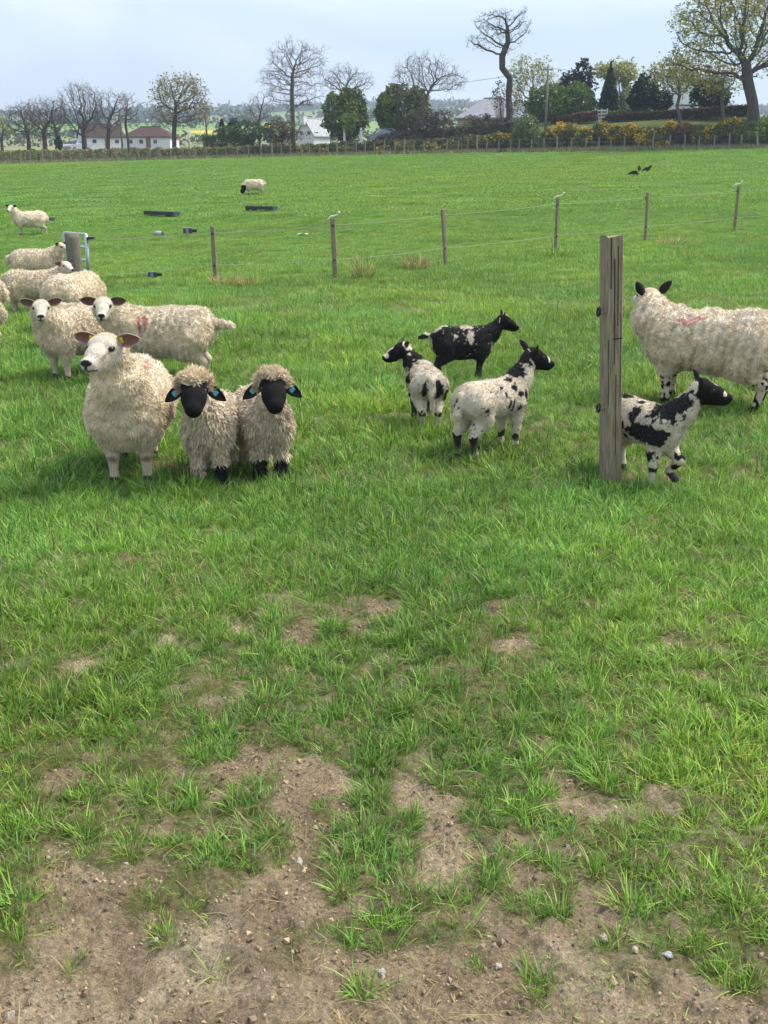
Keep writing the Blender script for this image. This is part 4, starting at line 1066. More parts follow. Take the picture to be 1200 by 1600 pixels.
def crow(u, v, heading, label, s=1.0, peck=False):
    g = ground_at(u, v)
    hz = .30 if not peck else .14
    pr = [('e', (0, 0, .19), np.array([.15, .075, .08]), .03, 'b'), ('c', (.08, 0, .22), (.17, 0, hz), .06, .042, .03, 'b'), ('e', (.18, 0, hz), np.array([.05, .043, .043]), .02, 'b'),
          ('c', (-.12, 0, .17), (-.30, 0, .12), .045, .02, .03, 'b')]
    V, Q = polygonize([(p[0],) + tuple(p[1:]) for p in pr], .014)
    o = mesh_obj('crow', V * s, Q, M['feather'], None, np.tile([.012, .012, .015], (len(V), 1)), True)
    o.location = tuple(g); o.rotation_euler = (0, 0, R(heading)); tag(o, label, 'bird')
    MB().tube(np.array([(.21, 0, hz), (.29, 0, hz - .02)]) * s, [.016 * s, .003], 6, (.015, .015, .015)).build('beak', M['feather'], o)
    for sg in (1, -1):
        MB().tube(np.array([(0, .03 * sg, .13), (.01, .035 * sg, .05), (.0, .035 * sg, 0), (.05, .04 * sg, .005)]) * s, .009 * s, 5, (.015, .015, .015)).build('leg', M['feather'], o)
        wv = np.array([(.09, .062, .23), (-.02, .078, .25), (-.26, .03, .165), (-.10, .08, .15), (.05, .075, .17)]) * [1, sg, 1] * s
        wv2 = wv + np.array([0, sg * .012, 0])
        MB().add(np.concatenate([wv, wv2]), [(0, 1, 6, 5), (1, 2, 7, 6), (2, 3, 8, 7), (3, 4, 9, 8), (4, 0, 5, 9)], (.02, .02, .026)).add(wv2, [(0, 1, 2), (0, 2, 3), (0, 3, 4)], (.02, .02, .026)).build('wing', M['feather'], o)
crow(990, 277, 25, 'black crow pecking, nearest of the three crows', 1.25, True)
crow(998.5, 270.5, 80, 'black crow standing between the two other crows', 1.15)
crow(1011, 271, 30, 'black crow on the outer side of the three crows', 1.25)

def clod(u, v, rpx, c, label, seed, flat=.55, name='stone', cat='stone'):
    g = ground_at(u, v); r = rpx / px_scale(g)
    r_ = np.random.default_rng(seed)
    V, Q = polygonize([('e', (0, 0, r * flat * .6), np.array([r, r * r_.uniform(.6, .9), r * flat]), r * .3, 'a'), ('e', r_.normal(0, r * .35, 3) * [1, 1, .2] + [0, 0, r * .3], np.array([r * .6, r * .5, r * flat * .7]), r * .3, 'a')], r * .22)
    V = V + (fbm(V / r * 1.7 + seed, seed, 2)[:, None] - .5) * r * 1.0 * [1, 1, .6]
    o = mesh_obj(name, V * .85, Q, M['stone'], None, np.tile(np.asarray(c) * .88, (len(V), 1)), False)
    o.location = (g[0], g[1], g[2] + .004); o.rotation_euler = (0, 0, r_.uniform(0, 6)); tag(o, label, cat)
for i, (u, v, rp, c, lb) in enumerate([
        (597, 1531, 8, (.46, .44, .41), 'small whitish stone on the bare soil at the bottom centre'),
        (1045, 1502, 9, (.56, .55, .53), 'bright white stone on the bare soil, whitest of all the stones'),
        (334, 1384, 12, (.36, .31, .26), 'flat grey-brown stone beside a grass tuft on the soil'),
        (194, 1363, 11, (.42, .36, .29), 'elongated pale brown stone lying on the soil'),
        (467, 1355, 9, (.40, .36, .30), 'squarish pale stone below a clump of grass'),
        (78, 1427, 9, (.45, .40, .32), 'rounded buff stone on the soil near the left edge'),
        (75, 1345, 6, (.55, .50, .43), 'little cream stone near the left edge'),
        (244, 1472, 5, (.42, .42, .44), 'tiny grey stone under a small green sprig'),
        (991, 1494, 7, (.50, .42, .32), 'upright buff stone left of the white stone'),
        (943, 1475, 10, (.44, .36, .27), 'buff earthy stone on the soil below centre right'),
        (887, 1331, 10, (.36, .30, .25), 'dull stone at the foot of a grass clump'),
        (778, 1522, 8, (.46, .41, .34), 'pale flat stone left of the buff stones'),
        (63, 1265, 8, (.36, .20, .12), 'reddish brown lump at the grass edge on the left'),
        (17, 1590, 9, (.48, .44, .38), 'pale stone in the bottom left corner')]):
    clod(u, v, rp, c, lb, 300 + i)

# loose crumbs of soil, too many to count
def crumbs():
    srcs = []
    for i in range(4):
        r = np.random.default_rng(400 + i)
        V = np.array([(0, 0, 1), (1, 0, .2), (.3, .9, .1), (-.8, .6, .2), (-.8, -.6, .1), (.3, -.95, .2), (0, 0, -.6)]) * r.uniform(.7, 1.25, (7, 1))
        F = np.array([(0, 1, 2), (0, 2, 3), (0, 3, 4), (0, 4, 5), (0, 5, 1), (6, 2, 1), (6, 3, 2), (6, 4, 3), (6, 5, 4), (6, 1, 5)])
        cc = np.array([(.29, .213, .133), (.34, .255, .165), (.21, .15, .095), (.37, .29, .198)])[i]
        srcs.append(mesh_obj('crumb', V * .01, F, M['crumb'], None, np.tile(cc, (7, 1)), False, link=False))
    x, y, r = wedge_points(1.3, 4.8, 5200, 9)
    g_ = grass_density(x, y); k = (g_ < .5) & (r.uniform(0, 1, len(x)) < .25 + 1.1 * noise2(x, y, 5, 77, 2) ** 2)
    x, y = x[k], y[k]; n = len(x)
    lump = None
    s = np.exp(r.normal(-.95, .5, n)); s = np.clip(s, .12, 1.3)
    P = np.stack([x, y, terrain(x, y) + ground_lump(x, y)], 1)
    t = np.clip(1 + r.normal(0, .2, (n, 1)), .5, 1.6) * np.ones((1, 3))
    scatter('soil_crumbs', srcs, P, np.stack([r.uniform(0, 6, n), r.uniform(0, 6, n), r.uniform(0, 6, n)], 1), s, r.integers(0, 4, n), t, 'loose crumbs of dry brown soil and grit')
def ground_lump(x, y):
    P = np.stack([x, y, np.zeros(len(x))], 1)
    return (fbm(P * 3.1, 1, 2) - .5) * .05 + (fbm(P * 14, 2, 2) - .5) * .030 + (vnoise(P * 45, 4) - .5) * .015 + (vnoise(P * 90, 6) - .5) * .008 + np.maximum(0, vnoise(P * 30, 8) - .62) * .05
M['crumb'] = mat_attr('soil_crumb', rough=.95, spec=.08, inst=True)
crumbs()

def tussock(u, v, wpx, hpx, label, seed, dry=.8):
    g = ground_at(u, v); ps = px_scale(g)
    o = tuft_mesh('dry_tussock', 150, wpx / ps / 2, hpx / ps * .6, hpx / ps * 1.25, max(.006, 1.1 / ps), .45, seed, dry)
    o.data.materials.clear(); o.data.materials.append(M['leaf'])
    col.objects.link(o); o.location = (g[0], g[1], g[2] - .005); tag(o, label, 'grass tussock')
tussock(352, 448, 40, 26, 'straw-coloured tussock at the foot of the leftmost rope-fence post', 500)
tussock(384, 447, 52, 19, 'flattened straw tussock just right of the leftmost rope-fence post', 505, .65)
tussock(648, 421, 36, 32, 'tall golden tussock just left of a rope-fence post', 501, .75)
tussock(1018, 768, 60, 16, 'flattened dry straw beside the square post foot', 502, .85)
tussock(912, 750, 34, 18, 'wispy dry seed heads left of the square post', 503, .7)
tussock(568, 437, 26, 46, 'tall thin wisps of grass beside the second rope-fence post', 504, .5)
tussock(872, 400, 44, 18, 'dark short tussock at the fourth rope-fence post', 506, .2)
tussock(955, 768, 62, 26, 'tuft of long part-dry grass at the foot of the square post', 513, .35)
tussock(1040, 1016, 40, 13, 'small heap of dead straw in the grass below the square post', 508, .9)
tussock(674, 1056, 30, 14, 'little curl of dead straw right of centre in the near grass', 509, .9)
tussock(640, 1130, 36, 9, 'flat dead straw patch near the middle of the foreground', 510, .9)
tussock(90, 1238, 52, 13, 'pale dead grass clump at the left edge of the bare soil', 511, .9)
tussock(68, 1172, 24, 14, 'tiny pale straw clump above the dead grass clump on the left', 512, .9)
tussock(1060, 381, 66, 16, 'straw patch between the rightmost two rope-fence posts', 507, .7)
# ------------------------------------------------------------------ trees grown towards points in their crown
def colonize(trunk, A, step, di, dk, seed, iters=160, gravity=(0, 0, .08), nmax=5200):
    r = np.random.default_rng(seed)
    pos = [np.array(p, float) for p in trunk]; par = [-1] + list(range(len(trunk) - 1))
    A = A.copy(); nd = np.full(len(A), 1e9); ni = np.zeros(len(A), int)
    def upd(start):
        P = np.array(pos[start:])
        d = np.linalg.norm(A[:, None] - P[None], axis=2); j = d.argmin(1); m = d[np.arange(len(A)), j]
        b = m < nd; nd[b] = m[b]; ni[b] = j[b] + start
    upd(0)
    for it in range(iters):
        if len(A) == 0 or len(pos) > nmax: break
        act = nd < di
        if not act.any():
            act = nd < nd.min() * 1.05 + 1e-6
        P = np.array(pos)
        dv = A[act] - P[ni[act]]; dv /= np.linalg.norm(dv, axis=1, keepdims=True) + 1e-9
        acc = {}
        for i, d in zip(ni[act], dv): acc[i] = acc.get(i, 0) + d
        start = len(pos)
        for i, d in acc.items():
            d = d / (np.linalg.norm(d) + 1e-9) + r.normal(0, .22, 3) + np.array(gravity); d /= np.linalg.norm(d)
            pos.append(pos[i] + d * step); par.append(i)
        upd(start)
        k = nd > dk
        A, nd, ni = A[k], nd[k], ni[k]
    return np.array(pos), np.array(par)

def ring_tubes(pos, par, rad, sel, k, c, mb):
    """tubes along the branches; the main shoot of each fork shares its ring so the bark runs on unbroken"""
    n = len(pos); main = np.full(n, -1)
    for i in range(1, n):
        p = par[i]
        if main[p] < 0 or rad[i] > rad[main[p]]: main[p] = i
    idx = np.flatnonzero(sel & (par >= 0))
    if not len(idx): return
    t = np.zeros((n, 3)); t[1:] = pos[1:] - pos[par[1:]]; t[0] = (0, 0, 1)
    m = main >= 0; tt = t.copy(); tt[m] = t[m] + (pos[main[m]] - pos[m]); tt /= np.linalg.norm(tt, axis=1, keepdims=True) + 1e-9
    ref = np.array([.12, 1.0, .07])
    A = np.cross(tt, ref); A /= np.linalg.norm(A, axis=1, keepdims=True) + 1e-9; B = np.cross(tt, A)
    an = np.arange(k) * 2 * math.pi / k
    off = np.cos(an)[None, :, None] * A[:, None] + np.sin(an)[None, :, None] * B[:, None]
    node_ring = pos[:, None] + off * rad[:, None, None]
    p = par[idx]; is_main = main[p] == idx
    start = np.where(is_main[:, None, None], node_ring[p], pos[p][:, None] + off[idx] * (rad[idx] * 1.25)[:, None, None])
    V = np.stack([start, node_ring[idx]], 1)
    base = np.arange(len(idx))[:, None] * 2 * k
    F = np.concatenate([base + [j, (j + 1) % k, k + (j + 1) % k, k + j] for j in range(k)])
    mb.add(V.reshape(-1, 3), F, c)

def twigs(P, D, n, L, r, c, seed, mb, up=.25, spread=.7):
    """n straight-ish twigs from each point, three-sided"""
    g = np.random.default_rng(seed)
    p = np.repeat(P, n, 0); d = np.repeat(D, n, 0) + g.normal(0, spread, (len(P) * n, 3)) + np.array([0, 0, up]); d /= np.linalg.norm(d, axis=1, keepdims=True) + 1e-9
    ln = L * g.uniform(.5, 1.2, len(p))
    a = np.cross(d, g.normal(0, 1, d.shape)); a /= np.linalg.norm(a, axis=1, keepdims=True) + 1e-9; b = np.cross(d, a)
    V = np.zeros((len(p), 4, 3))
    for j in range(3): V[:, j] = p + (math.cos(j * 2.0944) * a + math.sin(j * 2.0944) * b) * r
    V[:, 3] = p + d * ln[:, None]
    base = np.arange(len(p))[:, None] * 4
    mb.add(V.reshape(-1, 3), np.concatenate([base + [0, 1, 3], base + [1, 2, 3], base + [2, 0, 3]]), c)
    return V[:, 3], d

def leaf_quads(P, size, cols, seed, mb, flat=.5):
    g = np.random.default_rng(seed); n = len(P)
    a = g.normal(0, 1, (n, 3)); a[:, 2] *= flat; a /= np.linalg.norm(a, axis=1, keepdims=True); b = np.cross(a, g.normal(0, 1, (n, 3))); b /= np.linalg.norm(b, axis=1, keepdims=True)
    s = size * g.uniform(.55, 1.35, (n, 1))
    V = np.stack([P - a * s, P - b * s * .55, P + a * s, P + b * s * .55], 1)
    c = np.asarray(cols)[g.integers(0, len(cols), n)] * g.uniform(.75, 1.25, (n, 1))
    mb.add(V.reshape(-1, 3), np.arange(n)[:, None] * 4 + [0, 1, 2, 3], np.repeat(c, 4, 0))

BARK = (.085, .070, .058); BARKG = (.13, .115, .095)
def bare_tree(label, u, s_back, v_top, lobes, seed, trunk_px=None, r_trunk=.28, dens=1.0, leaf=None, leaf_n=0, leaf_size=.12, bark=BARK, twig_n=3, twig_l=.8, group=None, name='tree', step=.42, tip=.021, depth=None, v_base=None, rexp=2.05, cat='tree', hollow=.35, spread=.75):
    """lobes: crown ellipses in the photograph (centre u, v, half width, half height)"""
    y = line_y(u, s_back) if depth is None else depth
    b = at_depth(u, 235, y); b[2] = float(terrain(b[0], b[1])) - .1
    mpp = y / 1785.0
    r = np.random.default_rng(seed)
    A = []
    vol = [lb[2] * lb[3] for lb in lobes]
    tot = int(900 * dens)
    for lb, vv in zip(lobes, vol):
        n = max(12, int(tot * vv / sum(vol)))
        c = at_depth(lb[0], lb[1], y) - b
        q = r.normal(0, 1, (n, 3)); q /= np.linalg.norm(q, axis=1, keepdims=True); q *= (hollow ** 3 + (1 - hollow ** 3) * r.uniform(0, 1, (n, 1))) ** (1 / 3)
        rd = np.array([lb[2] * mpp * 1.12, min(lb[2], lb[3] * 1.2) * mpp * .95, lb[3] * mpp * 1.02])
        A.append(c + q * rd)
    A = np.concatenate(A)
    if trunk_px is None:
        top = at_depth(u, max(lb[1] + lb[3] * .55 for lb in lobes), y) - b
        trunk_px = [(u, None)]
        nt = max(3, int(top[2] / step)); tr = [np.array([0.04 * math.sin(i * 1.3 + seed), 0.03 * math.cos(i * 1.7), top[2] * i / nt]) for i in range(nt + 1)]
    else:
        tp = [np.zeros(3)] + [at_depth(a, c, y) - b + np.array([0, (dd[0] if dd else 0), 0]) for a, c, *dd in trunk_px]
        tr = []
        for p, q in zip(tp[:-1], tp[1:]):
            m = max(1, int(np.linalg.norm(q - p) / step))
            tr += [p + (q - p) * i / m for i in range(m)]
        tr.append(tp[-1])
    pos, par = colonize(tr, A, step * .8, step * 6, step * 1.3, seed)
    nch = np.zeros(len(pos), int)
    for p in par[par >= 0]: nch[p] += 1
    acc = np.zeros(len(pos))
    acc[nch == 0] = tip ** rexp
    for i in range(len(pos) - 1, 0, -1): acc[par[i]] += acc[i]
    rad = acc ** (1 / rexp)
    nt = len(tr); r_trunk = r_trunk * .74
    sc = r_trunk / max(rad[1], 1e-6)
    if sc > 1: rad = tip + (rad - tip) * (r_trunk - tip) / (rad[1] - tip)
    rad[0] = rad[1] * 1.25
    root = empty(name, tuple(b)); tag(root, label, cat, group)
    mb = MB(); thick = rad > max(.05, r_trunk * .25)
    ring_tubes(pos, par, rad, thick, 7, bark, mb); mb.build('trunk', M['bark'], root, True)
    mb = MB()
    ring_tubes(pos, par, rad, ~thick, 4, np.array(bark) * 1.1, mb)
    end = np.flatnonzero((rad < tip * 1.9)); end = end[par[end] >= 0]
    D = pos[end] - pos[par[end]]; D /= np.linalg.norm(D, axis=1, keepdims=True) + 1e-9
    tips, dd = twigs(pos[end], D, twig_n, twig_l, tip * .62, np.array(bark) * 1.2, seed + 1, mb, spread=spread)
    t2, d2 = twigs(tips - dd * twig_l * .35, dd, 2, twig_l * .6, tip * .45, np.array(bark) * 1.25, seed + 2, mb, spread=spread)
    if leaf:
        g = np.random.default_rng(seed + 3); T = np.concatenate([tips, t2]); k = g.choice(len(T), min(leaf_n, len(T) * 3))
        P = T[k] + g.normal(0, leaf_size * 1.2, (len(k), 3))
        lm = MB(); leaf_quads(P, leaf_size, leaf, seed + 4, lm)
        cr = mb.build('crown', M['bark'], root)
        lm.build('leaves', M['leaf'], cr)
    else:
        mb.build('crown', M['bark'], root)
    return root

def bush(label, u, s_back, lobes, cols, seed, n=2600, size=.16, name='shrub', cat='shrub', group=None, trunk=True, blossoms=None, nb=0, bsize=.12, gap=.42, depth=None, up=0, surf=.55, spire=0, bark=BARK, stems=0, base_drop=0):
    """leafy mass made of loose leaf clumps with gaps, on a branching stem"""
    y = line_y(u, s_back) if depth is None else depth
    b = at_depth(u, 235, y); b[2] = float(terrain(b[0], b[1])) - .05 - base_drop
    mpp = y / 1785.0; r = np.random.default_rng(seed)
    root = empty(name, tuple(b)); tag(root, label, cat, group)
    P, cen = [], []
    vol = np.array([lb[2] * lb[3] for lb in lobes], float); vol /= vol.sum()
    for lb, vv in zip(lobes, vol):
        m = int(n * vv * 1.6); c = at_depth(lb[0], lb[1], y) - b
        q = r.normal(0, 1, (m, 3)); q /= np.linalg.norm(q, axis=1, keepdims=True)
        rr = surf + (1 - surf) * r.uniform(0, 1, (m, 1)) ** .5
        rr = rr * (.66 + .70 * fbm(q * 3.0 + seed, seed, 3)[:, None])
        rd = np.array([lb[2] * mpp, min(lb[2], lb[3] * 1.3) * mpp * .85, lb[3] * mpp * 1.05])
        if spire: q[:, :2] *= np.clip(.18 + .82 * (1 - q[:, 2:3]) / 1.6, .1, 1.05)
        p = c + q * rr * rd
        P.append(p); cen.append(c)
    P = np.concatenate(P); P = P[P[:, 2] > .05]
    P = P[fbm(P * (1.2 / max(.5, size * 5)) + seed, seed + 1, 2) > gap][:n]
    tone = fbm(P * .9, seed + 2, 2)
    lm = MB(); o1 = np.argsort(tone)
    half = len(P) // 2
    cols = np.asarray(cols, float)
    leaf_quads(P[o1[:half]], size, cols[:max(1, len(cols) // 2 + 1)], seed + 3, lm, .8); leaf_quads(P[o1[half:]], size, cols[len(cols) // 2:], seed + 4, lm, .8)
    tm = MB()
    for c in cen:
        m = np.array([c[0] * .4, c[1] * .4, c[2] * .45]); e = c * [1, 1, 1]
        tm.tube([(0, 0, 0), m, e], [max(.05, .04 * c[2]), max(.03, .025 * c[2]), .02], 6, bark)
    if stems:
        pp = P[r.choice(len(P), min(stems, len(P)))]
        a0 = np.array([0, 0, .1]) + pp * [.25, .25, .05]
        d = pp - a0; L = np.linalg.norm(d, axis=1); g_ = MB()
        twigs(a0, d / L[:, None], 1, 1.0, .018, bark, seed, g_, up=0, spread=0.02)
        V = g_.V[0].reshape(-1, 4, 3); V[:, 3] = pp
        tm.add(V.reshape(-1, 3), g_.F3[0], bark)
    tm.build('stem' if cat != 'tree' else 'trunk', M['bark'], root, True)
    lm.build('foliage' if cat != 'tree' else 'crown', M['leaf'], root)
    if blossoms is not None and nb:
        k = fbm(P * .8, seed + 9, 2); cand = P[k > np.quantile(k, .5)]
        ctr = np.array([0, 0, 0]); w = cand[:, 2] - .6 * cand[:, 1]; cand = cand[np.argsort(-w)[:max(10, int(len(cand) * .75))]]
        pp = cand[r.choice(len(cand), nb)] + r.normal(0, .06, (nb, 3)) + [0, -.06, .05]
        bm_ = MB(); leaf_quads(pp, bsize, blossoms, seed + 6, bm_, .9); bm_.build('blossoms', M['leaf'], root)
    return root

BUD = [(.30, .33, .07), (.36, .38, .09), (.24, .28, .06), (.33, .30, .08)]
GRN = [(.07, .115, .034), (.10, .165, .042), (.14, .21, .05), (.18, .26, .06)]
LIT = [(.12, .20, .045), (.16, .26, .05), (.21, .31, .06)]
DKC = [(.018, .036, .020), (.028, .050, .026), (.040, .066, .032)]
CON = [(.052, .085, .026), (.090, .130, .034), (.15, .19, .045), (.22, .235, .06)]
BRN = [(.18, .105, .065), (.24, .14, .085), (.14, .10, .065)]
GOR = [(.10, .135, .04), (.15, .18, .05), (.20, .215, .06)]
YEL = [(.72, .47, .02), (.80, .54, .03), (.66, .38, .015)]

# bare trees on the left
bare_tree('bare wide tree with a dark bent trunk, far left of the tree row', 44, 16, 155, [(38, 188, 30, 26), (30, 180, 22, 18)], 601, [(45, 222), (40, 200)], .36, 1.1, twig_n=4)
bare_tree('bare spreading tree with twin trunks next to the far-left tree', 70, 14, 155, [(66, 185, 30, 30), (82, 180, 22, 24)], 602, [(70, 225), (68, 205), (73, 195)], .40, 1.2, twig_n=4)
bare_tree('bare ivy-footed tree leaning between the twin-trunked tree and the tall fan tree', 93, 22, 158, [(86, 182, 18, 24)], 603, [(92, 222), (86, 200)], .32, .7, twig_n=3)
bush('dark ivy clump round the foot of the leaning bare tree', 91, 21, [(91, 225, 6, 12)], DKC, 604, 500, .14, name='ivy', cat='ivy')
bare_tree('tall bare fan-shaped tree standing left of the white cottage', 132, 20, 133, [(125, 172, 33, 38), (140, 165, 20, 30)], 605, [(131, 215), (130, 205)], .46, 1.4, twig_n=3, twig_l=1.0)
bare_tree('bare round-headed tree in front of the white cottage', 168, 18, 143, [(170, 175, 24, 32), (190, 165, 14, 20)], 606, [(169, 215), (170, 200)], .34, 1.0, twig_n=3)
bare_tree('slim bare tree curving beside the red-roofed building', 201, 20, 148, [(205, 172, 13, 24), (195, 160, 10, 12)], 607, [(200, 218), (196, 195), (197, 180)], .22, .6, twig_n=3)
bare_tree('small green-budded tree at the far left edge of the picture', 4, 26, 185, [(2, 205, 14, 18)], 608, [(3, 230), (2, 218)], .3, .5, BUD, 500, .16)
bare_tree('rounded oak coming into leaf, standing alone right of the red-roofed building', 272, 14, 118, [(280, 148, 38, 28), (262, 172, 24, 28), (300, 172, 28, 24), (275, 135, 26, 16)], 609, [(272, 205), (273, 190), (274, 172)], .36, 1.5, [(.27, .25, .07), (.33, .31, .09), (.23, .19, .07)], 2600, .13)
# middle
bare_tree('small pale bare tree left of the tallest bare tree', 405, 10, 140, [(400, 172, 16, 24), (418, 165, 12, 22)], 610, [(406, 205), (404, 190)], .18, .6, bark=BARKG)
bare_tree('tallest bare tree with a straight trunk near the white gable', 457, 9, 63, [(458, 100, 36, 34), (440, 125, 30, 28), (485, 95, 24, 26), (462, 150, 42, 22)], 611, [(458, 200), (456, 150), (457, 115)], .30, 1.7, bark=BARKG, twig_n=3, twig_l=.9)
bare_tree('bare twiggy tree rising behind the first evergreen', 540, 12, 102, [(540, 125, 36, 22), (520, 128, 16, 14), (568, 130, 16, 14)], 612, [(530, 210), (536, 170), (540, 140)], .26, .9, bark=BARKG)
bush('dense golden-green evergreen left of the dark pole, the smaller of two', 540, 9, [(540, 182, 36, 34), (524, 164, 14, 20), (541, 156, 13, 18), (558, 164, 14, 22), (515, 182, 14, 24), (566, 182, 13, 24)], CON, 613, 8000, .16, name='evergreen_tree', cat='tree', gap=.34)
bush('dense golden-green evergreen behind the dark pole, the larger of two', 628, 9, [(624, 176, 38, 34), (652, 168, 18, 30), (602, 172, 15, 26), (615, 150, 14, 18), (634, 148, 14, 18), (650, 146, 12, 16), (664, 172, 12, 24), (593, 186, 13, 20)], CON, 614, 9500, .16, name='evergreen_tree', cat='tree', gap=.34)
bush('drooping pale green willow shrub in front of the first evergreen', 546, 6, [(546, 192, 11, 16), (550, 185, 8, 10)], LIT, 615, 900, .13, name='willow_shrub', cat='shrub')
bare_tree('bare fan-topped tree rising behind the larger evergreen', 655, 6, 85, [(660, 118, 40, 30), (640, 130, 26, 22), (700, 125, 26, 20)], 616, [(655, 205), (657, 175), (668, 150)], .24, 1.3, bark=BARKG, twig_l=.9)
bush('grey twiggy thicket below the fan-topped bare tree', 665, 5, [(660, 188, 30, 18), (690, 190, 20, 16)], [(.10, .09, .065), (.13, .12, .08), (.09, .10, .05)], 617, 2600, .11, name='thicket', cat='shrub', stems=220, bark=BARKG, surf=.2)
bush('brown leafless bushes at the foot of the tallest bare tree', 432, 6, [(430, 205, 22, 18), (450, 205, 16, 14), (470, 213, 16, 8)], BRN + GRN[:1], 618, 2200, .12, name='bramble_bush', cat='shrub', stems=160, surf=.25)
bush('dark green bushes left of the brown bushes', 395, 8, [(385, 205, 26, 14), (360, 208, 22, 10), (410, 210, 18, 10)], GRN[:3], 619, 2200, .14, name='bush', cat='shrub')
bush('small dark conifer with a pointed tip among the left bushes', 347, 16, [(347, 205, 9, 20)], [(.05, .045, .03), (.06, .06, .035)], 620, 700, .13, name='conifer', cat='tree', spire=1)
bush('small blue-green conifer next to the pointed conifer', 366, 16, [(366, 202, 10, 15)], DKC, 621, 800, .14, name='conifer', cat='tree')
# right
bush('grey-brown bare bushes in front of the grey slate roof', 740, 7, [(738, 192, 14, 12), (760, 190, 12, 12)], [(.13, .11, .08), (.17, .15, .10), (.12, .13, .06)], 640, 1300, .11, name='thicket', cat='shrub', stems=160, bark=BARKG, surf=.15)
bare_tree('tall crooked tree with a leaning bare trunk and wind-blown top', 795, 8, 15, [(788, 42, 26, 26), (815, 40, 16, 24), (752, 68, 20, 14), (765, 40, 22, 20), (800, 75, 10, 10)], 622,
          [(796, 172), (795, 150), (797, 122), (785, 106), (785, 88), (794, 66), (793, 48)], .42, 1.5, twig_n=4, twig_l=.6, step=.42, spread=.9)
bush('grey bare bushes round the foot of the crooked tree', 785, 6, [(780, 150, 14, 26), (805, 165, 12, 28)], [(.11, .10, .06), (.15, .15, .08)], 623, 700, .10, name='thicket', cat='shrub', stems=160, bark=BARKG, surf=.1)
bare_tree('pale budding poplars behind the round green bush', 835, 14, 98, [(812, 130, 12, 32), (828, 125, 11, 30), (845, 130, 12, 30), (862, 140, 10, 24)], 624, [(836, 180), (836, 165)], .2, 1.3, [(.36, .37, .12), (.42, .41, .15)], 2200, .12, bark=(.20, .18, .14), group=None)
bush('large rounded bright green bush behind the beech hedge', 878, 12, [(860, 165, 38, 28), (900, 162, 32, 28), (835, 175, 22, 20), (918, 160, 22, 24)], GRN + LIT[:1], 625, 7000, .17, name='green_bush', cat='shrub', gap=.33)
bush('tall dark grey-green conifer behind the round green bush', 900, 16, [(890, 130, 15, 20), (912, 122, 13, 26), (901, 118, 9, 18), (880, 138, 12, 14), (925, 134, 9, 16)], [(.05, .055, .035), (.07, .07, .045), (.04, .055, .035)], 626, 2600, .17, name='conifer', cat='tree')
bush('dark narrow cypress between the green bush and the pale willow', 953, 13, [(953, 148, 18, 40)], DKC, 627, 3200, .16, name='cypress', cat='tree', spire=1, gap=.3)
bush('pale yellow-green willow rising behind the cypress', 970, 17, [(965, 115, 26, 20), (985, 135, 22, 32), (940, 112, 14, 12)], [(.36, .37, .12), (.42, .42, .15), (.28, .32, .10)], 628, 3200, .15, name='willow', cat='tree', surf=.25, gap=.42, stems=120, bark=(.25, .22, .15))
bush('broad very dark pine with a rounded top', 1012, 12, [(1008, 144, 19, 24), (1031, 157, 19, 15), (994, 156, 13, 16), (1016, 120, 13, 11), (1036, 142, 12, 11), (1004, 128, 11, 12)], DKC, 629, 4200, .17, name='pine', cat='tree', gap=.33)
bush('dark pine half hidden behind the big oak branches', 1108, 13, [(1106, 146, 22, 20), (1124, 152, 16, 16), (1090, 152, 14, 16), (1112, 130, 14, 12)], DKC, 630, 2800, .17, name='pine', cat='tree', gap=.36)
bare_tree('forked small tree coming into leaf left of the white house', 1060, 8, 110, [(1055, 128, 26, 22), (1075, 120, 20, 20), (1035, 118, 16, 14)], 631, [(1058, 165), (1062, 150)], .2, 1.0, BUD, 1900, .12, bark=BARKG)
bare_tree('small leafing tree right of the white house under the oak', 1127, 8, 110, [(1125, 128, 22, 22), (1140, 125, 16, 20)], 632, [(1128, 160), (1127, 148)], .2, .7, BUD, 900, .12, bark=BARKG)
bare_tree('great oak coming into leaf with a thick leaning trunk, filling the top right corner', 1179, 5, -60, [(1120, 40, 62, 46), (1160, 10, 70, 60), (1090, 95, 52, 30), (1215, 50, 60, 60), (1130, 105, 50, 26), (1180, 80, 44, 34), (1245, 90, 46, 34), (1160, -40, 60, 30)], 633,
          [(1176, 160), (1168, 125), (1166, 100)], .62, 2.2, [(.36, .36, .065), (.43, .42, .08), (.29, .29, .06), (.46, .42, .09)], 17000, .11, bark=(.10, .085, .068), twig_n=3, step=.5, tip=.022)
bush('big bright green shrub standing on the fence line before the crooked tree', 822, 1.6, [(824, 205, 22, 24), (815, 218, 20, 16), (833, 222, 18, 14)], [(.10, .14, .04), (.14, .19, .055), (.18, .23, .07)], 634, 3200, .12, name='fence_shrub', cat='shrub', stems=150, bark=(.14, .13, .07), surf=.2)
bush('dark green bush below the great oak at the right edge', 1186, 2.5, [(1180, 212, 30, 20), (1205, 205, 26, 22), (1160, 218, 16, 12)], GRN, 635, 3200, .13, name='bush', cat='shrub', gap=.34)

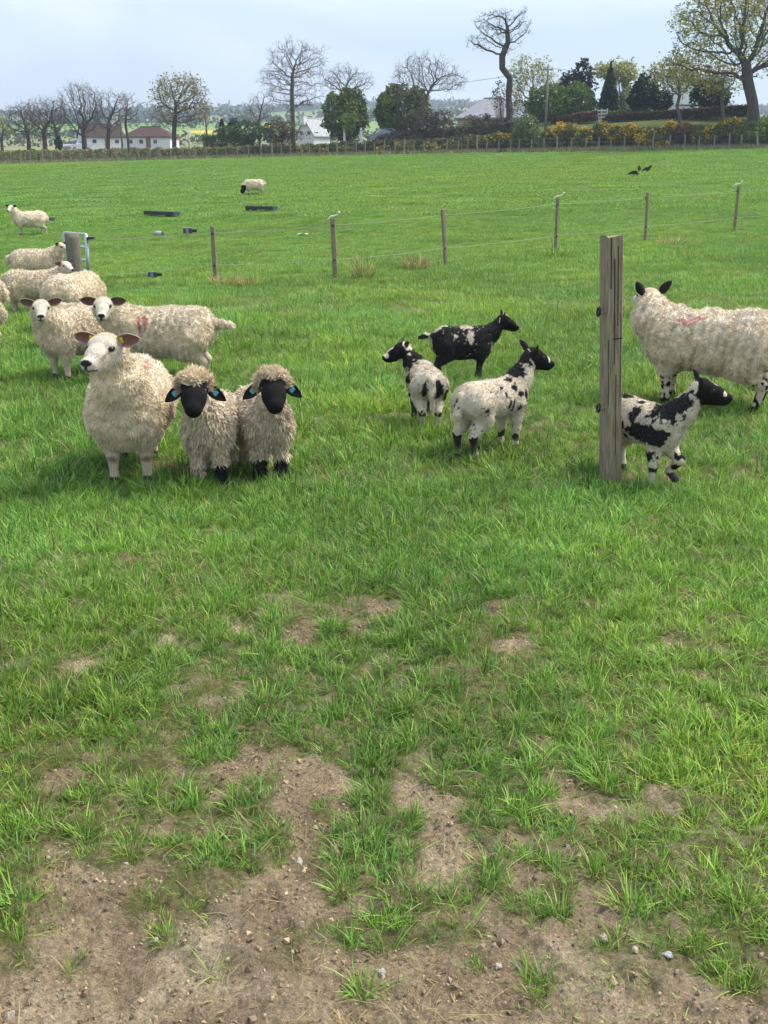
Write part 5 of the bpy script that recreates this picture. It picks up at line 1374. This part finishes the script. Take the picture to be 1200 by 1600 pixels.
# gorse along the bank
gs = [(600, 1.5, 236, 14, 8, 60), (632, 1.8, 233, 16, 10, 160), (672, 1.8, 232, 16, 9, 60), (708, 1.8, 230, 16, 9, 30), (745, 2.2, 222, 20, 10, 25), (780, 2.6, 217, 20, 9, 60), (862, 2.4, 212, 12, 11, 90), (885, 3.0, 205, 17, 13, 330),
      (912, 2.2, 213, 15, 12, 130), (940, 3.2, 204, 16, 12, 60), (962, 2.4, 209, 13, 12, 150), (985, 2.6, 206, 14, 12, 330), (1006, 2.0, 213, 13, 11, 360), (1030, 2.4, 208, 11, 9, 90), (1046, 3.0, 203, 8, 12, 330), (1072, 3.6, 205, 18, 12, 0),
      (1092, 2.2, 216, 12, 10, 60), (1112, 2.6, 210, 14, 12, 170), (1142, 3.4, 197, 19, 13, 330), (1035, 1.4, 224, 8, 6, 110), (500, 1.8, 238, 14, 8, 30), (540, 1.8, 237, 15, 8, 20), (475, 1.8, 238, 11, 9, 60)]
side_words = sorted(range(len(gs)), key=lambda i: gs[i][0])
ordw = ['first', 'second', 'third', 'fourth', 'fifth', 'sixth', 'seventh', 'eighth', 'ninth', 'tenth', 'eleventh', 'twelfth', 'thirteenth', 'fourteenth', 'fifteenth', 'sixteenth', 'seventeenth', 'eighteenth', 'nineteenth', 'twentieth', 'twenty-first', 'twenty-second', 'twenty-third']
for rank, i in enumerate(side_words):
    u, sb, v, ru, rv, nb = gs[i]
    look = 'gorse bush thick with yellow flowers' if nb > 200 else ('gorse bush with some yellow flowers' if nb > 50 else ('brown withered bush on the bank' if nb == 0 else 'green gorse bush with few flowers'))
    bush(look + ' behind the far fence, ' + ordw[rank] + ' from the left', u, sb, [(u, v, ru, rv), (u - ru * .5, v + rv * .4, ru * .6, rv * .7), (u + ru * .5, v + rv * .35, ru * .6, rv * .7)], BRN if nb == 0 else GOR, 700 + i, 1300, .11,
         name='gorse_bush', cat='bush', group='gorse bushes along the far fence', blossoms=YEL if nb else None, nb=int(nb * 2.2), bsize=.10, gap=.32)

# hedges: long leafy walls
def hedge(label, u0, u1, s0, s1, v_top0, v_top1, cols, seed, n, thick=1.0, size=.13, v_bot0=None, v_bot1=None, ragged=.25, name='hedge', yellow=None):
    r = np.random.default_rng(seed)
    t = r.uniform(0, 1, n); um = u0 + (u1 - u0) * t
    y = np.array([line_y(a, s0 + (s1 - s0) * b) for a, b in zip(um, t)])
    dx = (um - 600) / 1785.0
    X = dx * y; Zg = terrain(X, y)
    vt = v_top0 + (v_top1 - v_top0) * t; ang = (255 - vt) / 1875.0
    zt = CAM_H + ang * y; zt = zt + (fbm(np.stack([t * 60, t * 0, t * 0], 1), seed, 3) - .5) * 2 * ragged * np.maximum(zt - Zg, .5)
    f = r.uniform(0, 1, n) ** .8; q = r.uniform(0, 1, n)
    dep = (r.uniform(-.5, .5, n)) * thick; face = r.uniform(0, 1, n) < .55; dep[face] = -.5 * thick + np.abs(r.normal(0, .12, face.sum()))
    top = r.uniform(0, 1, n) < .22; f[top] = 1 - np.abs(r.normal(0, .04, top.sum()))
    P = np.stack([X, y + dep, Zg + .05 + (np.maximum(zt - Zg, .4)) * f], 1) + r.normal(0, .06, (n, 3))
    b = P.mean(0); b[2] = float(terrain(b[0], b[1]))
    root = empty(name, tuple(b)); tag(root, label, 'hedge')
    mb = MB(); tone = fbm(P * .7, seed + 3, 2); order = np.argsort(tone); cols = np.asarray(cols, float)
    parts = np.array_split(order, len(cols))
    for j, pr in enumerate(parts): leaf_quads(P[pr] - b, size, cols[max(0, j - 1):j + 2], seed + j, mb, .8)
    mb.build('foliage', M['leaf'], root)
    sm = MB(); k = r.choice(n, n // 12); g0 = np.stack([P[k, 0], P[k, 1], terrain(P[k, 0], P[k, 1])], 1) - b; dd = P[k] - b - g0; L = np.linalg.norm(dd, axis=1, keepdims=True)
    V = np.zeros((len(k), 4, 3)); 
    for j in range(3): V[:, j] = g0 + np.array([math.cos(j * 2.1), math.sin(j * 2.1), 0]) * .02
    V[:, 3] = P[k] - b
    base = np.arange(len(k))[:, None] * 4; sm.add(V.reshape(-1, 3), np.concatenate([base + [0, 1, 3], base + [1, 2, 3], base + [2, 0, 3]]), BARK); sm.build('stems', M['bark'], root)['kind'] = 'stuff'
hedge('long low green-brown hedge behind the far fence on the left', -140, 392, 4.5, 4.5, 240.5, 232.5, [(.20, .22, .075), (.25, .265, .085), (.28, .24, .115), (.31, .31, .10), (.27, .19, .10)], 801, 9000, 1.4, .15, ragged=.2)
hedge('scrubby mixed hedge of gorse and bramble behind the fence in the middle', 385, 640, 3.2, 3.0, 232, 222, [(.12, .125, .055), (.15, .17, .055), (.17, .14, .08), (.19, .205, .07)], 802, 6500, 1.4, .14, ragged=.3)
hedge('greyish bramble hedge below the grey-roofed house', 590, 800, 5, 6, 214, 196, [(.12, .10, .075), (.15, .125, .09), (.14, .15, .06)], 803, 5500, 1.2, .13, ragged=.3)
hedge('ragged green scrub covering the bank behind the right part of the fence', 640, 1230, 4.2, 4.6, 222, 192, [(.13, .155, .05), (.16, .18, .06), (.19, .17, .085), (.20, .225, .07)], 804, 12000, 2.2, .14, ragged=.2)
hedge('clipped russet beech hedge between the telegraph pole and the white hurdle', 858, 928, 10.5, 10.2, 187, 177, BRN, 805, 5000, .9, .11, ragged=.04, name='beech_hedge')
hedge('long clipped dark beech hedge right of the white hurdle', 942, 1164, 10.2, 9.6, 183, 168, [(.10, .065, .05), (.13, .09, .06), (.075, .075, .035), (.11, .105, .045)], 806, 9500, .9, .11, ragged=.04, name='beech_hedge')
hedge('clipped russet beech hedge left of the crooked tree', 752, 792, 8.5, 8.5, 193, 188, BRN, 807, 2600, .9, .11, ragged=.06, name='beech_hedge')
hedge('trimmed green hedge in front of the pines', 935, 1010, 11.6, 11.6, 180, 172, GRN[1:], 808, 2600, .9, .12, ragged=.05)
hedge('rounded green hedge right of the solitary leafing oak', 320, 400, 9, 9, 215, 213, [(.10, .12, .04), (.13, .15, .05)], 809, 3000, 1.5, .14, ragged=.12)

# ------------------------------------------------------------------ boundary fence
bf = empty('boundary_fence', (0, 107.7, float(terrain(0, 107.7)))); tag(bf, 'long post and wire fence along the far edge of the field', 'fence')
bo = np.array(bf.location)
bprot = post_mesh('post', 1.2, .105, .105, (.24, .215, .17), seed=70, rings=4, jag=.02, round_=True).build('post', M['wood'], bf, link=False)
us = []; u = -140
while u < 1330: us.append(u); u += (16.5 if u < 380 else 15.5 if u < 800 else 22) * random.uniform(.82, 1.2)
wire_pts = []
for i, u in enumerate(us):
    y = line_y(u, 0); x = (u - 600) / 1785 * y; z = float(terrain(x, y))
    o = bprot if i == 0 else bprot.copy()
    if i % 7 == 5: o.scale = (1.5, 1.5, 1.12)
    else: o.scale = (1, 1, random.uniform(.88, 1.08))
    col.objects.link(o); o.parent = bf; o.location = (x - bo[0], y - bo[1], z - bo[2]); o.rotation_euler = (R(random.gauss(0, 2.5)), R(random.gauss(0, 2.5)), random.uniform(0, 3))
    wire_pts.append((x - bo[0], y - bo[1] - .07, z - bo[2]))
wp = np.array(wire_pts)
for hgt in (.35, .75, 1.08):
    MB().tube(wp + [0, 0, hgt], .006, 4, (.25, .25, .25)).build('wire', M['galv'], bf)
# rough dead grass along the fence foot
n = 4200; r = np.random.default_rng(77)
uu = r.uniform(-140, 1330, n); yy = np.array([line_y(a, b) for a, b in zip(uu, r.normal(.5, .8, n))]); xx = (uu - 600) / 1785 * yy
mb = MB(); tp, _ = twigs(np.stack([xx, yy, terrain(xx, yy)], 1), np.tile([0, 0, 1.0], (n, 1)), 3, .42, .035, np.repeat(np.array([(.38, .34, .20), (.26, .27, .12), (.17, .21, .07), (.42, .36, .24)])[r.integers(0, 4, n)], 12, 0), 78, mb, up=.2, spread=.4)
tag(mb.build('rough_grass', M['leaf']), 'pale rough grass along the foot of the far fence', None, None, 'stuff')

# ------------------------------------------------------------------ buildings
def place(u, s_back, depth=None, dz=0.0):
    y = line_y(u, s_back) if depth is None else depth
    x = (u - 600) / 1785 * y
    return np.array([x, y, float(terrain(x, y)) + dz])
def gable_house(label, u, depth, W, Dp, hw, hr, rz, roof_c, wall_c, hip=0.0, wins=(), doors=(), chimneys=(), name='house', dz=0, over=.25, gwins=()):
    """W along local x (the ridge), Dp deep; front is -y"""
    p = place(u, 0, depth, dz); root = empty(name, tuple(p), rz); tag(root, label, 'building')
    w, d = W / 2, Dp / 2
    mb = MB()
    V = [(-w, -d, -1), (w, -d, -1), (w, d, -1), (-w, d, -1), (-w, -d, hw), (w, -d, hw), (w, d, hw), (-w, d, hw)]
    F4 = [(0, 1, 5, 4), (1, 2, 6, 5), (2, 3, 7, 6), (3, 0, 4, 7), (4, 5, 6, 7)]
    mb.add(V, F4, wall_c)
    if not hip: mb.add([(-w, -d, hw), (-w, d, hw), (-w, 0, hr - .05), (w, -d, hw), (w, d, hw), (w, 0, hr - .05)], [(0, 2, 1), (3, 4, 5)], wall_c)
    mb.build('wall', M['paint'], root)
    o = over; t = .14; sl = (hr - hw) / d
    e = hw - o * sl
    rb = MB()
    if hip:
        U = np.array([(-w - o, -d - o, e), (w + o, -d - o, e), (w + o, d + o, e), (-w - o, d + o, e), (-w + hip, 0, hr), (w - hip, 0, hr)])
        L_ = U - [0, 0, t]
        rb.add(np.concatenate([U, L_]), [(0, 1, 5, 4), (2, 3, 4, 5), (0, 6, 7, 1), (1, 7, 8, 2), (2, 8, 9, 3), (3, 9, 6, 0), (7, 6, 9, 8)], roof_c)
        rb.add(U, [(1, 2, 5), (3, 0, 4)], roof_c)
    else:
        for sg in (-1, 1):
            U = np.array([(-w - o, sg * (d + o), e), (w + o, sg * (d + o), e), (w + o, 0, hr), (-w - o, 0, hr)]); L_ = U - [0, 0, t]
            rb.add(np.concatenate([U, L_]), [(0, 1, 2, 3), (7, 6, 5, 4), (0, 4, 5, 1), (1, 5, 6, 2), (3, 2, 6, 7), (0, 3, 7, 4)], roof_c)
    rf = rb.build('roof', M['tile'], root)
    rdg = MB().tube([(-w + (hip or -o), 0, hr + .02), (w - (hip or -o), 0, hr + .02)], .09, 6, np.array(roof_c) * 1.1).build('ridge', M['tile'], rf)
    for cx, ch, cc in chimneys:
        MB().box((cx - .35, -.3, hr - .8), (cx + .35, .3, hr + ch), cc).box((cx - .42, -.37, hr + ch), (cx + .42, .37, hr + ch + .1), np.asarray(cc) * .8).build('chimney', M['paint'], rf)
        MB().tube([(cx, 0, hr + ch + .1), (cx, 0, hr + ch + .4)], .12, 8, (.4, .2, .12)).build('chimney_pot', M['tile'], rf)
    def opening(c, wd, ht, face, kind, colr):
        rx, ry = (1, 0) if face == 'f' else (0, 1)
        f = MB(); fr = .08
        def bx(a0, a1, z0, z1, dep0, dep1, cc, mb_):
            if face == 'f': mb_.box((c[0] + a0, -d - dep1, c[1] + z0), (c[0] + a1, -d - dep0, c[1] + z1), cc)
            else:
                X0 = -w - dep1 if face == 'l' else w + dep0; X1 = -w - dep0 if face == 'l' else w + dep1
                mb_.box((X0, c[0] + a0, c[1] + z0), (X1, c[0] + a1, c[1] + z1), cc)
        bx(-wd / 2, -wd / 2 + fr, 0, ht, .0, .06, colr, f); bx(wd / 2 - fr, wd / 2, 0, ht, 0, .06, colr, f); bx(-wd / 2 + fr, wd / 2 - fr, 0, fr, 0, .06, colr, f); bx(-wd / 2 + fr, wd / 2 - fr, ht - fr, ht, 0, .06, colr, f)
        fo_ = f.build(kind, M['paint'], root)
        g_ = MB(); bx(-wd / 2 + fr, wd / 2 - fr, fr, ht - fr, 0.0, .025, (.04, .05, .06) if kind == 'window' else colr, g_); g_.build('pane' if kind == 'window' else 'leaf', M['glass'] if kind == 'window' else M['paint'], fo_)
    for c, wd, ht, fc in wins: opening(c, wd, ht, fc, 'window', (.75, .75, .72))
    for c, wd, ht, fc, cc in doors: opening(c, wd, ht, fc, 'door', cc)
    return root

gable_house('white cottage with a dark thatched roof and red door behind the bare trees', 160, 214, 7.2, 4.4, 2.2, 4.3, R(30), (.055, .04, .027), (.72, .71, .68), doors=[((.6, 0), .9, 1.7, 'f', (.45, .03, .04)), ], wins=[((-1.8, .8), .9, .8, 'f'), ((2.4, .8), .9, .8, 'f'), ((0, 2.1), .6, .7, 'l'), ((-1.2, .7), .7, .8, 'l')], name='cottage', dz=.9, chimneys=[(2.6, .6, (.6, .58, .55))])
gable_house('long low white building with a red-brown hipped roof', 238, 195, 8.2, 5.5, 1.9, 3.4, R(-6), (.085, .048, .040), (.74, .73, .71), hip=2.4, wins=[((-2.6, .6), .8, .8, 'f'), ((-.8, .6), .8, .8, 'f'), ((1.6, .6), .8, .8, 'f')], doors=[((.4, 0), .8, 1.6, 'f', (.3, .12, .08))], name='barn', dz=.8)
gable_house('white steep-gabled house with a pale roof beside the tallest bare tree', 491, 150, 3.7, 2.6, .5, 2.3, R(58), (.40, .41, .43), (.76, .75, .74), wins=[((-.6, .2), .7, .6, 'l'), ((.6, .2), .7, .6, 'l'), ((-1.2, .1), .8, .6, 'f')], chimneys=[(-2.2, .35, (.7, .7, .7))], dz=1.1)
gable_house('grey slate hip-roofed house left of the crooked tree', 768, 132, 7.6, 6.0, 1.5, 3.5, R(-8), (.27, .28, .30), (.42, .33, .27), hip=2.7, wins=[((-1.5, .4), 1.0, .8, 'f'), ((1.2, .4), 1.0, .8, 'f')], chimneys=[], dz=-.35)
gable_house('white house glimpsed under the great oak', 1083, 136, 5.6, 4.5, 2.0, 3.3, R(4), (.55, .56, .58), (.80, .80, .79), wins=[((-1.5, .9), .9, .8, 'f'), ((.2, .9), .9, .8, 'f'), ((1.7, .9), .9, .8, 'f')], dz=2.7)

# ------------------------------------------------------------------ poles, cars, small roadside things
def pole(label, u, s_back, v_top, r0=.13, c=(.16, .135, .11), arm=True, name='telegraph_pole', cat='pole', lean=0):
    p = place(u, s_back); h = CAM_H + (255 - v_top) / 1875 * p[1] - p[2]
    root = empty(name, tuple(p)); tag(root, label, cat)
    MB().tube([(0, 0, -.3), (lean * .5, 0, h * .5), (lean, 0, h)], [r0, r0 * .85, r0 * .7], 8, c).build('shaft', M['bark'], root, True)
    if arm:
        MB().box((lean - .45, -.06, h - .35), (lean + .45, .06, h - .25), c).build('crossarm', M['bark'], root)
        for dx in (-.38, .38): MB().tube([(lean + dx, 0, h - .25), (lean + dx, 0, h - .1)], .045, 6, (.5, .5, .5)).build('insulator', M['plastic'], root)
    return p + np.array([lean, 0, h - .15])
t1 = pole('grey telegraph pole in front of the red-roofed building', 193, 12, 178)
t2 = pole('slim telegraph pole right of the solitary leafing oak', 325, 12, 168)
t3 = pole('dark telegraph pole in front of the larger evergreen', 620, 5.5, 134, .13, (.06, .05, .045))
t4 = pole('pale telegraph pole between the crooked tree and the beech hedge', 850, 7, 108, .13, (.24, .20, .16))
t5 = pole('telegraph pole close to the great oak trunk', 1162, 8, 118, .14, (.25, .21, .17))
pole('short pale lamp post beyond the hedge on the left', 297, 25, 204, .10, (.42, .42, .42), False, 'lamp_post', 'lamp post')
for a, b, lb in ((t3, t4, 'thin overhead cable between the dark and the pale telegraph poles'), (t4, t5, 'thin overhead cable between the pale pole and the oak')):
    pts = [a + (b - a) * t + np.array([0, 0, -.8 * 4 * t * (1 - t) * .5]) for t in np.linspace(0, 1, 13)]
    o = MB().tube(np.array(pts) - a, .016, 4, (.05, .05, .05)).build('overhead_cable', M['plastic']); o.location = tuple(a); tag(o, lb, 'cable')
for u, lb in ((538.5, 'white marker post left of the willow shrub'), (564.5, 'white marker post right of the willow shrub')):
    p = place(u, 6.2); h = CAM_H + (255 - 201) / 1875 * p[1] - p[2]
    o = MB().box((-.11, -.06, 0), (.11, .06, h), (.8, .8, .79)).box((-.12, -.07, h * .86), (.12, .07, h * .9), (.3, .3, .3)).build('marker_post', M['paint']); o.location = tuple(p); tag(o, lb, 'post')
# white hurdle in the hedge gap
p = place(935, 10.3); root = empty('white_hurdle', tuple(p), R(12)); tag(root, 'small white wooden hurdle filling the gap between the beech hedges', 'hurdle')
for z in (.3, .6, .9): MB().box((-.55, -.025, z), (.55, .025, z + .14), (.62, .60, .55)).build('rail', M['paint'], root)
for x in (-.6, 0, .6): MB().box((x - .05, -.05, 0), (x + .05, .024 if x == 0 else .05, 1.15), (.55, .53, .48)).build('post', M['paint'], root)

def car(label, u, s_back, heading, c, dz=0.0, depth=None):
    p = place(u, s_back, depth, dz); root = empty('parked_car', tuple(p), R(heading)); tag(root, label, 'car')
    prof = [(-2.0, .35), (-2.05, .75), (-1.9, .92), (-1.35, .98), (-.85, 1.40), (.35, 1.44), (.95, 1.02), (1.75, .90), (2.0, .70), (2.0, .35)]
    def loft(pr, half, tuck, cc, nm, mat, par):
        n = len(pr); V = []
        for sy in (-1, 1):
            for x, z in pr: V.append((x, sy * (half - tuck * max(0, z - .95)), z))
        F = [(i, (i + 1) % n, n + (i + 1) % n, n + i) for i in range(n)]
        mb = MB(); mb.add(V, F, cc)
        cN = np.mean(np.array(V)[:n], 0); cP = np.mean(np.array(V)[n:], 0)
        b0 = mb.n; mb.add([cN, cP], np.zeros((0, 3), int), cc)
        mb.F3.append(np.array([(b0, (i + 1) % n, i) for i in range(n)] + [(b0 + 1, n + i, n + (i + 1) % n) for i in range(n)]))
        return mb.build(nm, mat, par)
    loft(prof, .86, .28, c, 'body', M['car'], root)
    for sy in (-1, 1):
        y0 = sy * .80
        MB().add([(-1.15, y0, 1.0), (-.8, y0 * .93, 1.34), (.28, y0 * .93, 1.37), (.82, y0, 1.02)], [(0, 1, 2, 3) if sy > 0 else (3, 2, 1, 0)], (.03, .035, .04)).build('side_window', M['glass'], root)
        for x in (-1.25, 1.25):
            wh = MB().tube([(x, sy * .72, .31), (x, sy * .90, .31)], .31, 14, (.015, .015, .015)).build('wheel', M['plastic'], root)
            MB().tube([(x, sy * .89, .31), (x, sy * .905, .31)], .19, 10, (.4, .4, .42)).build('rim', M['galv'], wh)
        MB().box((1.93, sy * .62 - .14, .66), (2.02, sy * .62 + .14, .78), (.8, .8, .78)).build('headlight', M['glass'], root)
    MB().add([(.40, -.68, 1.40), (.40, .68, 1.40), (.95, .78, 1.05), (.95, -.78, 1.05)], [(3, 2, 1, 0)], (.04, .05, .06)).build('windscreen', M['glass'], root).location = (.02, 0, .02)
car('silver car parked left of the white cottage', 122, 26, -120, (.35, .38, .42), dz=.25)
car('grey car half hidden behind the hedge beside the dark pole', 607, 7.5, 10, (.30, .32, .33), dz=.25)

# ------------------------------------------------------------------ woods and hedgerows on the hills, too far to tell apart
r = np.random.default_rng(91)
Pw = []
for k in range(24):
    a = r.uniform(-.40, .40); y0 = r.choice([300, 380, 470, 560, 700, 850, 1000, 1200]) * r.uniform(.92, 1.08); ln = r.uniform(30, 160) * y0 / 700; sl = r.normal(0, .10)
    m = int(ln / 1.1); t = r.uniform(-.5, .5, m)
    Pw.append(np.stack([a * y0 + t * ln, y0 + sl * t * ln + r.normal(0, 1.6, m), np.zeros(m)], 1))
for k in range(30):
    a = r.uniform(-.42, .42); y0 = r.uniform(1150, 1550); ln = r.uniform(60, 260); m = int(ln / 1.4); t = r.uniform(-.5, .5, m)
    Pw.append(np.stack([a * y0 + t * ln, y0 + r.normal(0, 14, m), np.zeros(m)], 1))
for a0, a1, y0, m in ((-.34, -.22, 290, 60), (-.12, .10, 255, 120), (.05, .14, 230, 110), (-.2, -.12, 300, 60)):
    Pw.append(np.stack([r.uniform(a0, a1, m) * y0, y0 + r.normal(0, 8, m), np.zeros(m)], 1))
Pw = np.concatenate(Pw); Pw[:, 2] = terrain(Pw[:, 0], Pw[:, 1])
hgt = r.uniform(2.0, 5.5, len(Pw)) * np.where(r.uniform(0, 1, len(Pw)) < .2, 1.7, 1)
hgt = np.where(Pw[:, 1] < 420, np.minimum(hgt, 2.6), hgt)
mb = MB()
for j in range(6):
    q = r.normal(0, 1, (len(Pw), 3)) * (hgt * .30)[:, None]
    leaf_quads(Pw + q + np.stack([0 * hgt, 0 * hgt, hgt * .5], 1), np.clip(Pw[:, 1:2] / 480, .5, 2.6), [(.07, .10, .045), (.09, .115, .05), (.11, .11, .065), (.08, .085, .055)], 900 + j, mb, .9)
tag(mb.build('distant_woodland', M['leaf']), 'hazy woods and hedgerows on the distant hills', None, None, 'stuff')

# ------------------------------------------------------------------ the air
HAZE = 0.00048
hz = MB().box((-2500, -150, -12), (2500, 2400, 190), (1, 1, 1)).build('haze', None, None, col_attr=False)
hm, hnt, hout = new_mat('haze_air')
pv = hnt.nodes.new('ShaderNodeVolumePrincipled'); pv.inputs['Color'].default_value = (.70, .83, 1.0, 1); pv.inputs['Density'].default_value = HAZE; pv.inputs['Anisotropy'].default_value = .2
hnt.links.new(pv.outputs['Volume'], hout.inputs['Volume'])
hz.data.materials.append(hm); tag(hz, 'pale haze over the distant hills', None, None, 'stuff')
